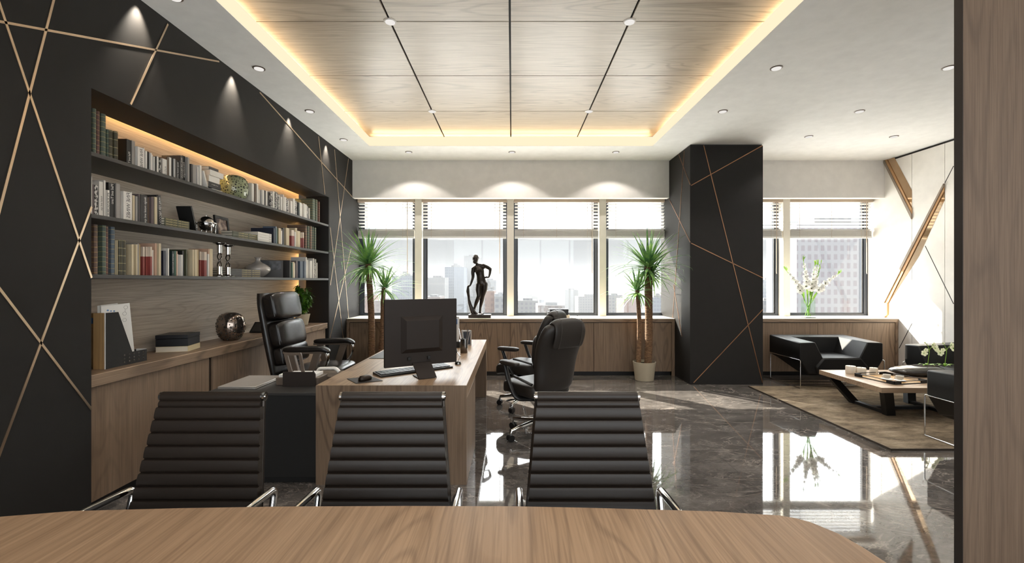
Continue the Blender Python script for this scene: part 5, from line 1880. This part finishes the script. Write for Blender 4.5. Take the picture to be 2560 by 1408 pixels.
# two candle holders: mirrored columns
for i, (x, lab) in enumerate(((549, 'tall silver column candle holder on the bottom shelf, the left of two'), (570, 'tall silver column candle holder on the bottom shelf, the right of two'))):
    D = 2.73 * F / (CX - x)
    c = Vector((-2.73, D, SH[3] + .0005))
    t = thing('candle_holder', lab, 'candle holder', c, 0, 'silver column candle holders on the bottom shelf')
    hh = .315 if i == 0 else .305
    MB().lathe([(0, 0), (.055, 0), (.055, .006), (.03, .012), (.024, .022), (0, .022)], c, 28).build('base', M_['chrome_dark'], t, 40)
    MB().lathe([(.0215, .022), (.0215, .30 * hh), (.0, .30 * hh)], c, 24).lathe([(.0, .70 * hh), (.0215, .70 * hh), (.0215, hh - .02), (0, hh - .02)], c, 24).build('sleeve', M_['chrome'], t, 40)
    m = MB()
    for ph in (0, PI):
        m.tube([c + Vector((.016 * math.cos(ph + q * .35), .016 * math.sin(ph + q * .35), .30 * hh + .4 * hh * q / 14)) for q in range(15)], .006, 8)
    m.build('twisted_stem', M_['chrome_dark'], t, 60)
    MB().lathe([(0, hh - .02), (.026, hh - .02), (.032, hh - .012), (.055, hh - .005), (.055, hh), (0, hh)], c, 28).build('dish', M_['chrome_dark'], t, 40)

# silver vase
D = 2.86 * F / (CX - 648)
c = Vector((-2.875, D, SH[3] + .0005))
tag(MB().lathe([(0, 0), (.045, 0), (.06, .01), (.11, .05), (.135, .085), (.128, .115), (.09, .145), (.045, .165), (.025, .182), (.02, .205), (.028, .22), (.040, .226), (.038, .228), (.02, .222), (.016, .20), (0, .18)], c, 48).build('vase', M_['silver_vase'], None, 80, subsurf=1), 'silver-grey bellied vase with a narrow neck on the bottom shelf', 'vase')

# dark display book standing face-out
d0, d1 = 2.90 * F / (CX - 678), 2.90 * F / (CX - 711)
t = thing('display_book', 'large dark book standing face-out on the bottom shelf', 'book', (-2.8, 5.4, SH[3]))
za = SH[3] + .0005
f0, f1 = Vector((-2.95, 5.27, za)), Vector((-2.715, 5.395, za))
n_ = Vector((-(f1 - f0).y, (f1 - f0).x, 0)).normalized()
n_ = -n_ if n_.y > 0 else n_
bk_ = -n_ * .075
MB().prism([(p.x, p.y) for p in (f0, f1, f1 + bk_, f0 + bk_)], 'Z', za, za + .205).build('cover', BC['dg'][1], t, bevel=.003)
m_, nt_, b_ = new_mat('dark_portrait_print')
nt_.links.new(ramp(nt_, texnoise(nt_, posmap(nt_, (1, 1, .7)), 12, 2), [(.42, lin((20, 20, 21))), (.60, lin((84, 84, 88)))]), b_.inputs['Base Color'])
a_, b2 = f0.lerp(f1, .08) + n_ * .0012, f0.lerp(f1, .92) + n_ * .0012
MB().add([a_ + Vector((0, 0, .09)), b2 + Vector((0, 0, .09)), b2 + Vector((0, 0, .195)), a_ + Vector((0, 0, .195))] + [v + bk_ * .01 for v in (a_ + Vector((0, 0, .09)), b2 + Vector((0, 0, .09)), b2 + Vector((0, 0, .195)), a_ + Vector((0, 0, .195)))],
         [(0, 1, 2, 3), (4, 5, 6, 7), (0, 1, 5, 4), (1, 2, 6, 5), (2, 3, 7, 6), (3, 0, 4, 7)]).build('cover_print', m_, t)

# magazine holder with papers on the sideboard
zc_ = .9105
t = thing('magazine_holder', 'magazine holder with a maple spine and black woven sides on the sideboard', 'magazine holder', (-2.77, 3.2, zc_))
ya, yb = 3.055, 3.40
MB().box(-2.808, -2.732, ya - .004, ya, zc_, zc_ + .378).build('spine', M_['card'], t)
side = [(ya, zc_), (yb, zc_), (yb, zc_ + .085), (ya + .238, zc_ + .085), (ya + .118, zc_ + .378), (ya, zc_ + .378)]
side = [(ya, zc_), (yb, zc_), (yb, zc_ + .085), (ya + .215, zc_ + .085), (ya + .10, zc_ + .378), (ya, zc_ + .378)]
MB().prism(side, 'X', -2.732, -2.728).build('side_panel', M_['black_cloth'], t)
MB().prism(side, 'X', -2.812, -2.808).build('side_panel', M_['black_cloth'], t)
MB().box(-2.808, -2.732, yb, yb + .003, zc_, zc_ + .088).build('front_lip', M_['paper'], t)
MB().box(-2.7325, -2.7272, ya - .0045, ya - .001, zc_, zc_ + .378).build('edge_trim', M_['paper'], t)
m = MB()
for i in range(5):
    for j in range(3):
        m.pillow((.002, .011, .013), T((-2.7278, ya + .150 + i * .041, zc_ + .022 + j * .024)), 1, 12, 6)
o = m.build('punched_dots', M_['chrome_dark'], t)
o['kind'] = 'stuff'
for i, (x, y0, y1, z1, lab, tilt) in enumerate(((-2.762, ya + .004, ya + .262, .435, 'white printed sheet standing in the magazine holder, the front one', .02), (-2.785, ya + .002, ya + .19, .438, 'white sheet standing in the magazine holder, the back one', 0))):
    o = MB().prism([(y0 + .01, zc_ + .002), (y1 + .02, zc_ + .002), (y1 - .03, zc_ + z1), (y0, zc_ + z1 - .012)], 'X', x - .001, x).build('paper_sheet', M_['paper'])
    tag(o, lab, 'paper', 'sheets in the magazine holder')
    if i == 0:
        m = MB()
        for dy, dz, w in ((.05, .392, .018), (.075, .386, .012), (.10, .384, .016)):
            m.pillow((.001, w, .011), T((x + .0006, y0 + dy, zc_ + dz)), 1, 14, 6)
        m.build('logo', M_['ink_blue'], o)
        m = MB()
        for dy, dz in ((.195, .405), (.185, .36), (.185, .315)):
            m.tube([Vector((x + .0006, y0 + dy + .016 * math.cos(a), zc_ + dz + .012 * math.sin(a))) for a in [2 * PI * k_ / 20 for k_ in range(20)]], .0006, 5, closed=True)
        m.tube([(x + .0006, y0 + .19, zc_ + .393), (x + .0006, y0 + .188, zc_ + .372)], .0006, 5)
        m.build('diagram', M_['ink'], o)
t = thing('magazine_holder', 'pale holder end half hidden behind the maple magazine holder', 'magazine holder', (-2.9, 3.2, zc_))
MB().prism([(3.12, zc_), (3.40, zc_), (3.40, zc_ + .09), (3.22, zc_ + .37), (3.12, zc_ + .37)], 'X', -2.92, -2.832).build('box', M_['card'], t)
MB().box(-2.915, -2.84, 3.118, 3.12, zc_ + .30, zc_ + .34).build('tag', M_['ink_blue'], t)

# black box on a cream book
pr = math.radians(-14)
lying(-2.99, -2.75, 3.795, 4.035, zc_, .046, M_['cream_book'], 'thick cream book lying under the black box on the sideboard', 'sideboard books', rot=-pr)
t = thing('lidded_box', 'blue-black lidded box standing on the cream book on the sideboard', 'box', (-2.87, 3.915, zc_ + .047), -pr)
MB().box(-.118, .118, -.118, .118, .0, .062).build('body', M_['navy_black'], t, bevel=.002, world=False)
MB().box(-.12, .12, -.12, .12, .0635, .095).build('lid', M_['navy_black'], t, bevel=.003, world=False)

# small black wedge frame behind the executive chair
p = Vector((-2.93, 5.22, zc_))
t = thing('photo_frame', 'black tilted frame on the sideboard half hidden by the executive chair', 'photo frame', p)
Mx = T(p) @ Matrix.Rotation(math.radians(-48), 4, 'X')
MB().box(-.08, .10, -.012, .0, .0, .16, 0, Mx).build('border', M_['black'], t)
MB().box(-.06, .08, -.0135, -.0122, .02, .14, 0, Mx).build('picture', M_['dark_shelf'], t)


# potted creeper on the sideboard
def leafblade(m, base, d, n, L, W, bend=.2):
    d, n = d.normalized(), n.normalized()
    s = d.cross(n).normalized()
    n = s.cross(d)
    vs, fs = [], []
    pr_ = ((0, .08), (.25, .8), (.5, 1), (.75, .7), (1, .04))
    for t_, w in pr_:
        c = base + d * (L * t_) - Vector((0, 0, 1)) * (bend * L * t_ * t_)
        vs += [c - s * (W * w / 2) + n * (W * .12 * w), c, c + s * (W * w / 2) + n * (W * .12 * w)]
    for i in range(len(pr_) - 1):
        for k_ in range(2):
            a = i * 3 + k_
            fs.append((a, a + 1, a + 4, a + 3))
    m.add(vs, fs)


pc = Vector((-2.835, 6.16, zc_))
t = thing('potted_plant', 'leafy green climber in a cream pot at the far end of the sideboard', 'plant', pc)
MB().lathe([(0, 0), (.062, 0), (.066, .004), (.092, .135), (.097, .15), (.090, .15), (.084, .135), (0, .135)], pc, 36).build('pot', M_['pot_cream'], t, 50)
MB().pillow((.168, .168, .03), T(pc + Vector((0, 0, .128))), .9, 24, 8).build('soil', M_['soil'], t, 60)
rr = random.Random(11)
ms, ml_ = MB(), MB()
ms.tube([pc + Vector((0, 0, .13)), pc + Vector((0, .0, .50))], .014, 10)
for i in range(24):
    a = rr.uniform(0, 2 * PI)
    pts = [pc + Vector((.03 * math.cos(a), .03 * math.sin(a), .14))]
    hz_ = rr.uniform(.18, .40)
    r = rr.uniform(.03, .075)
    for k_ in range(1, 7):
        f = k_ / 6
        a2 = a + f * rr.uniform(.6, 1.6)
        pts.append(pc + Vector((r * math.cos(a2) * (.4 + f), r * math.sin(a2) * (.4 + f), .14 + hz_ * math.sin(f * 2.2))))
    ms.tube(pts, .0025, 5)
    for q_ in pts[1:]:
        for k_ in range(3):
            d = Vector((q_.x - pc.x, q_.y - pc.y, 0)).normalized() + Vector((rr.uniform(-.7, .7), rr.uniform(-.7, .7), rr.uniform(-.8, .3)))
            leafblade(ml_, q_ + Vector((rr.uniform(-.015, .015), rr.uniform(-.015, .015), rr.uniform(-.02, .02))), d, Vector((rr.uniform(-.3, .3), rr.uniform(-.3, .3), 1)), rr.uniform(.045, .075), rr.uniform(.026, .036), .35)
ms.build('stems', M_['leaf2'], t, 60)
ml_.build('foliage', M_['leaf2'], t, 60)


# ================================================================== tall dracaena plants
def dracaena(label, base, trunks, seed):
    t = thing('dracaena', label, 'plant', base, 0, 'tall dracaena plants before the windows')
    b = Vector(base)
    MB().lathe([(0, .0), (.130, .0), (.138, .004), (.140, .02), (.160, .20), (.171, .268), (.172, .283), (.158, .283), (.152, .255), (0, .25)], b, 44).build('pot', M_['pot_taupe'], t, 50)
    MB().lathe([(0, .252), (.10, .256), (.150, .25), (.150, .22), (0, .22)], b, 30).build('soil', M_['soil'], t, 50)
    rr = random.Random(seed)
    for (dx, dy, top, lx_, ly_, r0, r1, nl, L) in trunks:
        p0 = b + Vector((dx, dy, .24))
        p1 = b + Vector((lx_, ly_, top))
        n = int((top - .24) / .014)
        prof, rad = [], []
        for i in range(n + 1):
            f = i / n
            c = p0.lerp(p1, f) + Vector((.015 * math.sin(f * 4 + dx * 9), .01 * math.cos(f * 3), 0))
            prof += [c, c + Vector((0, 0, .007))]
            rr_ = r0 + (r1 - r0) * f
            rad += [rr_ * 1.0, rr_ * (1.10 + rr.uniform(-.03, .05))]
        MB().tube(prof, rad, 14).build('trunk', TRUNK, t, 60)
        m = MB()
        for i in range(nl):
            f = i / nl
            a = i * 2.39996 + rr.uniform(-.25, .25)
            el = math.radians(82 - 112 * f ** .8 + rr.uniform(-9, 9))
            ln = L * (.74 + .46 * math.sin(PI * min(1, f * 1.1))) * rr.uniform(.85, 1.12)
            w = L * .074 * rr.uniform(.85, 1.15)
            st = p1 + Vector((0, 0, .16 * L * (1 - f) * 1.2 - .10 * L))
            d = Vector((math.cos(a) * math.cos(el), math.sin(a) * math.cos(el), math.sin(el)))
            side = Vector((-math.sin(a), math.cos(a), 0))
            pos = st + Vector((math.cos(a), math.sin(a), 0)) * .018
            vs, fs = [], []
            N = 9
            dd = d.copy()
            droop = rr.uniform(.13, .28) * (.55 + .8 * f)
            for k_ in range(N + 1):
                u_ = k_ / N
                ww = w * (.55 + .45 * math.sin(PI * min(1, u_ * 1.6 + .12))) * (1 - u_ ** 3) ** .8
                up = side.cross(dd).normalized()
                vs += [Vector((max(-2.615, min(2.578, q_.x)), min(7.48, q_.y), q_.z)) for q_ in (pos - side * ww / 2 + up * ww * .10, pos - up * ww * .06, pos + side * ww / 2 + up * ww * .10)]
                pos = pos + dd * (ln / N)
                pos.x = max(-2.612, min(2.575, pos.x))
                pos.y = min(7.47, pos.y)
                dd = (dd + Vector((0, 0, -droop * .62)) * (.35 + u_)).normalized()
            for k_ in range(N):
                for q_ in range(2):
                    v_ = k_ * 3 + q_
                    fs.append((v_, v_ + 1, v_ + 4, v_ + 3))
            m.add(vs, fs)
        m.build('leaves', M_['leaf'], t, 60)
    return t


m_, nt_, b_ = new_mat('ringed_trunk')
sp_ = nt_.nodes.new('ShaderNodeSeparateXYZ')
g_ = nt_.nodes.new('ShaderNodeNewGeometry')
nt_.links.new(g_.outputs['Position'], sp_.inputs[0])
n_1 = texnoise(nt_, posmap(nt_, (1, 1, 3)), 30, 3)
h_ = mathn(nt_, 'FRACT', mathn(nt_, 'ADD', mathn(nt_, 'MULTIPLY', sp_.outputs['Z'], 71), mathn(nt_, 'MULTIPLY', n_1, 1.6)))
nt_.links.new(mixc(nt_, .7, ramp(nt_, n_1, [(.3, lin((96, 70, 50))), (.7, lin((150, 116, 84)))]), ramp(nt_, h_, [(0, (.25, .2, .16)), (.35, (1, 1, 1)), (1, (.8, .78, .75))]), 'MULTIPLY'), b_.inputs['Base Color'])
b_.inputs['Roughness'].default_value = .85
TRUNK = m_
dracaena('tall dracaena in a taupe pot left of the dark column', (2.015, 6.93, 0),
         [(.045, -.02, 1.72, .055, -.01, .053, .046, 92, .62), (-.075, 0, 1.36, -.115, -.03, .036, .028, 60, .46), (.085, .05, 1.60, .125, .06, .034, .03, 46, .50)], 4)
dracaena('tall dracaena behind the desk at the left end of the window cabinet', (-2.09, 6.93, 0),
         [(-.04, -.02, 1.76, -.085, -.02, .050, .042, 92, .62), (.055, .02, 1.40, .155, .0, .038, .03, 62, .46)], 9)

# ================================================================== bronze figure on the cabinet
SB = Vector((-.525, 7.42, .91))
t = thing('bronze_figure', 'dark bronze standing figure leaning on draped cloth, on the window cabinet', 'statue', SB)
MB().box(SB.x - .18, SB.x + .185, SB.y - .11, SB.y + .11, .9105, .965).build('plinth', M_['bronze'], t, bevel=.004)
bz = SB + Vector((-.04, 0, .055))
kx = .00088


def sj(cx_, cy_, dy=0.0):
    return bz + Vector(((cx_ - 500) * kx, dy, (1225 - cy_) * kx))


m = MB()


def limb(pts, rs, seg=14):
    q = fillet(pts, .02, 3)
    # radii along the smoothed line
    L = [0]
    for a, b in zip(pts[:-1], pts[1:]):
        L.append(L[-1] + (b - a).length)
    out = []
    for p in q:
        best, bi, bf = 1e9, 0, 0
        for i in range(len(pts) - 1):
            ab = pts[i + 1] - pts[i]
            f = max(0, min(1, (p - pts[i]).dot(ab) / ab.length_squared))
            dd = (pts[i] + ab * f - p).length
            if dd < best:
                best, bi, bf = dd, i, f
        out.append(rs[bi] + (rs[bi + 1] - rs[bi]) * bf)
    m.tube(q, out, seg)
    for p, r in zip(pts, rs):
        m.ball(p, r * .98, 14, 10)


# trunk as stacked oval rings
tr = [(585, 700, 50, .055), (582, 660, 88, .066), (578, 610, 92, .064), (568, 560, 82, .056), (556, 510, 76, .052), (545, 460, 82, .057), (535, 420, 92, .062), (525, 385, 98, .060), (515, 355, 84, .05), (505, 330, 52, .036), (496, 305, 33, .030), (488, 275, 32, .030)]
rings = []
for cx_, cy_, w, dpt in tr:
    c = sj(cx_, cy_, .004)
    rings.append([c + Vector((w * kx * math.copysign(abs(math.cos(a)) ** .85, math.cos(a)), dpt * math.sin(a), -.012 * math.cos(a) if cy_ < 450 and cy_ > 320 else 0)) for a in [2 * PI * k_ / 24 for k_ in range(24)]])
m.loft(rings)
m.ball(sj(545, 405, -.045), (.042, .022, .026)).ball(sj(505, 410, -.04), (.036, .022, .026))
# head with a face and short hair
m.ball(sj(466, 205, -.008), (.050, .062, .070), 24, 18)
m.ball(sj(455, 255, -.035), (.034, .038, .034), 16, 12)
m.ball(sj(448, 232, -.066), (.008, .013, .015), 10, 8)
m.ball(sj(450, 262, -.064), (.014, .008, .006), 10, 8)
for s in (-1, 1):
    m.ball(sj(452 + s * 18, 218, -.058), (.011, .006, .006), 10, 8)
m.ball(sj(512, 215, .004), (.007, .012, .018), 10, 8)
rq = random.Random(2)
for i in range(46):
    a, b_2 = rq.uniform(0, 2 * PI), rq.uniform(.15, 1.25)
    m.ball(sj(468, 195, .0) + Vector((.050 * math.cos(a) * math.cos(b_2), .058 * math.sin(a) * math.cos(b_2) + .006, .066 * math.sin(b_2) - .002)), .012, 8, 6)
limb([sj(500, 318, .0), sj(560, 325, .0), sj(618, 345, .004)], [.034, .036, .038])
limb([sj(500, 330, .0), sj(470, 350, .0), sj(432, 380, .0)], [.034, .036, .036])
limb([sj(590, 600, .0), sj(612, 640, .0), sj(632, 690, .0)], [.050, .058, .058])
limb([sj(572, 600, .0), sj(548, 640, .0), sj(534, 700, .0)], [.048, .056, .055])
# arms
limb([sj(430, 375, .0), sj(415, 450, .0), sj(422, 535, -.015), sj(395, 630, -.03), sj(372, 688, -.035)], [.036, .031, .025, .020, .015])
limb([sj(610, 325, .005), sj(680, 350, .03), sj(738, 385, .04), sj(730, 470, .02), sj(712, 535, -.01)], [.036, .032, .026, .022, .016])
# hands: palm, four fingers and a thumb
hp = sj(355, 698, -.038)
m.pillow((.036, .022, .032), T(hp), .7, 16, 10)
for k_ in range(4):
    m.tube([hp + Vector((-.012, -.010 + k_ * .007, .0)), hp + Vector((-.026, -.011 + k_ * .007, -.012)), hp + Vector((-.028, -.010 + k_ * .007, -.034 + k_ * .002))], [.0055, .005, .004], 8)
m.tube([hp + Vector((.008, -.014, -.004)), hp + Vector((.004, -.022, -.022))], [.006, .0045], 8)
hp = sj(690, 540, -.025)
m.pillow((.040, .020, .030), T(hp), .7, 16, 10)
for k_ in range(4):
    m.tube([hp + Vector((-.014, -.004, .011 - k_ * .007)), hp + Vector((-.034, -.018, .010 - k_ * .008)), hp + Vector((-.056 + k_ * .003, -.026, .006 - k_ * .008))], [.0055, .005, .004], 8)
m.tube([hp + Vector((-.004, .006, .012)), hp + Vector((-.026, .008, .026))], [.006, .0045], 8)
# legs and feet
limb([sj(535, 670, .0), sj(522, 770, -.015), sj(530, 890, -.035), sj(490, 985, -.02), sj(448, 1100, .01), sj(440, 1185, .02)], [.056, .052, .036, .034, .021, .019])
limb([sj(632, 665, .0), sj(628, 770, .0), sj(600, 890, .0), sj(580, 980, .012), sj(556, 1100, .008), sj(548, 1185, .0)], [.058, .052, .036, .036, .022, .020])
m.loft([[sj(548, 1205, .0) + Vector((x * .024, y * .03 - .0, z * .020)) + off for x, z, y in ((-1, -1, 0), (1, -1, 0), (.8, 1, 0), (-.8, 1, 0))] for off in (Vector((-.01, .025, .004)),)] +
       [[sj(600, 1213, -.05) + Vector((x * .026, 0, z * .010)) for x, z in ((-1, -1), (1, -1), (.8, 1), (-.8, 1))]])
for k_ in range(5):
    m.tube([sj(588 + k_ * 7, 1212, -.045), sj(594 + k_ * 9, 1215, -.068 + k_ * .003)], [.007, .006], 8)
# draped cloth reaching from the hand to the plinth
for pts, rs in (([sj(332, 705, -.04), sj(328, 800, -.04), sj(338, 900, -.035), sj(352, 1010, -.03), sj(380, 1110, -.03), sj(420, 1222, -.03)], [.016, .027, .018, .022, .026, .03]),
                ([sj(345, 760, -.03), sj(350, 950, -.025), sj(390, 1080, -.03), sj(440, 1160, -.03), sj(495, 1224, -.03)], [.012, .018, .022, .022, .022]),
                ([sj(340, 900, -.02), sj(362, 1050, .0), sj(400, 1150, .0), sj(455, 1224, .0)], [.012, .02, .024, .028])):
    limb(pts, rs, 12)
m.ball(sj(318, 800, -.045), (.018, .014, .03), 10, 8)
m.box(bz.x - .11, bz.x + .085, bz.y - .07, bz.y + .05, .962, .972)
o = m.build('body', M_['bronze'], t, 80)
md = o.modifiers.new('one_skin', 'REMESH')
md.mode = 'VOXEL'
md.voxel_size = .0044
md.use_smooth_shade = True
md = o.modifiers.new('soft', 'SMOOTH')
md.factor = .5
md.iterations = 7

# books under the window behind the guest chairs
lying(.60, .93, 7.36, 7.60, .9102, .045, M_['cream_book'], 'cream book lying under the black box on the window cabinet', 'window cabinet books', rot=.06)
t = thing('lidded_box', 'black lidded box standing on a cream book on the window cabinet', 'box', (.755, 7.48, .9565), .04)
MB().box(-.17, .155, -.11, .11, .0, .055).build('body', M_['navy_black'], t, bevel=.002, world=False)
MB().box(-.145, .157, -.112, .112, .0565, .095).build('lid', M_['navy_black'], t, bevel=.003, world=False)

# ================================================================== flower vase
vc = Vector((4.815, 7.40, .91))
t = thing('glass_vase', 'clear square glass vase of gladioli on the right-hand window cabinet', 'vase', vc)
s = .073
m = MB()
for a in ((-s, s, -s, -s + .006), (-s, s, s - .006, s), (-s, -s + .006, -s + .006, s - .006), (s - .006, s, -s + .006, s - .006)):
    m.box(vc.x + a[0], vc.x + a[1], vc.y + a[2], vc.y + a[3], .922, 1.20)
m.build('walls', M_['vase_glass'], t)
MB().box(vc.x - s - .012, vc.x + s + .012, vc.y - s, vc.y + s, .9105, .9215).build('base', M_['pewter'], t, bevel=.002)
rr = random.Random(21)
k7 = 7.4 / F
tips = [(1958, 671, 'leaning far left'), (2006, 645, 'second from the left, upright'), (2036, 655, 'third from the left'), (2047, 655, 'fourth from the left'), (2052, 650, 'bare green, fifth from the left'), (2105, 681, 'leaning far right')]
for i, (tx, ty, lab) in enumerate(tips):
    tip = P(tx, ty, 7.4) + Vector((0, rr.uniform(-.04, .04), 0))
    foot = vc + Vector(((-.5 * (tip.x - vc.x)) * .22, rr.uniform(-.03, .03), .03))
    mouth = vc + Vector((max(-.055, min(.055, (tip.x - vc.x) * .22)), rr.uniform(-.03, .03), .31))
    mid = mouth.lerp(tip, .5) + Vector((0, 0, .06 if abs(tx - 2030) > 40 else .01))
    g = thing('gladiolus', 'white gladiolus stem in the glass vase, ' + lab, 'flower', foot, 0, 'gladiolus stems in the glass vase')
    path = fillet([foot, mouth, mid, tip], .2, 8)
    MB().tube(path, [.0065] * (len(path) - 3) + [.005, .004, .002], 7).build('stem', M_['leaf3'], g, 60)
    ml2 = MB()
    n = len(path)
    Lp = [0]
    for a, b in zip(path[:-1], path[1:]):
        Lp.append(Lp[-1] + (b - a).length)

    def along(f):
        s_ = f * Lp[-1]
        j = max(q_ for q_ in range(n - 1) if Lp[q_] <= s_ + 1e-9)
        return path[j].lerp(path[j + 1], (s_ - Lp[j]) / max(1e-6, Lp[j + 1] - Lp[j]))
    f0 = .50 if i != 4 else .9
    nb = 10 if i != 4 else 0
    for k_ in range(nb):
        f = f0 + (.93 - f0) * k_ / nb
        c = along(f)
        sd = 1 if k_ % 2 else -1
        d = Vector((sd * rr.uniform(.3, .9), -1.0, rr.uniform(-.1, .5)))
        r = .062 * (1 - .72 * (k_ / nb))
        mp, mc2 = MB(), MB()
        flower5(mp, mc2, c + d.normalized() * r * .55, d, r, rr)
        fo = mp.build('flower', M_['petal'], g, 60)
        mc2.build('flower_throat', M_['throat'], fo, 60)
    for k_ in range(5 if i != 4 else 9):
        f = .93 + .07 * k_ / 5 if i != 4 else .45 + .55 * k_ / 9
        leafblade(ml2, along(min(f, .985)), Vector((rr.uniform(-.6, .6), -.2, 1)), Vector((0, -1, .2)), .06, .016, 0)
    leafblade(ml2, mouth - Vector((0, 0, .08)), (tip - mouth) * .6 + Vector((rr.uniform(-.2, .2), 0, .3)), Vector((0, -1, 0)), .34, .026, .1)
    ml2.build('foliage', M_['leaf3'], g, 60)
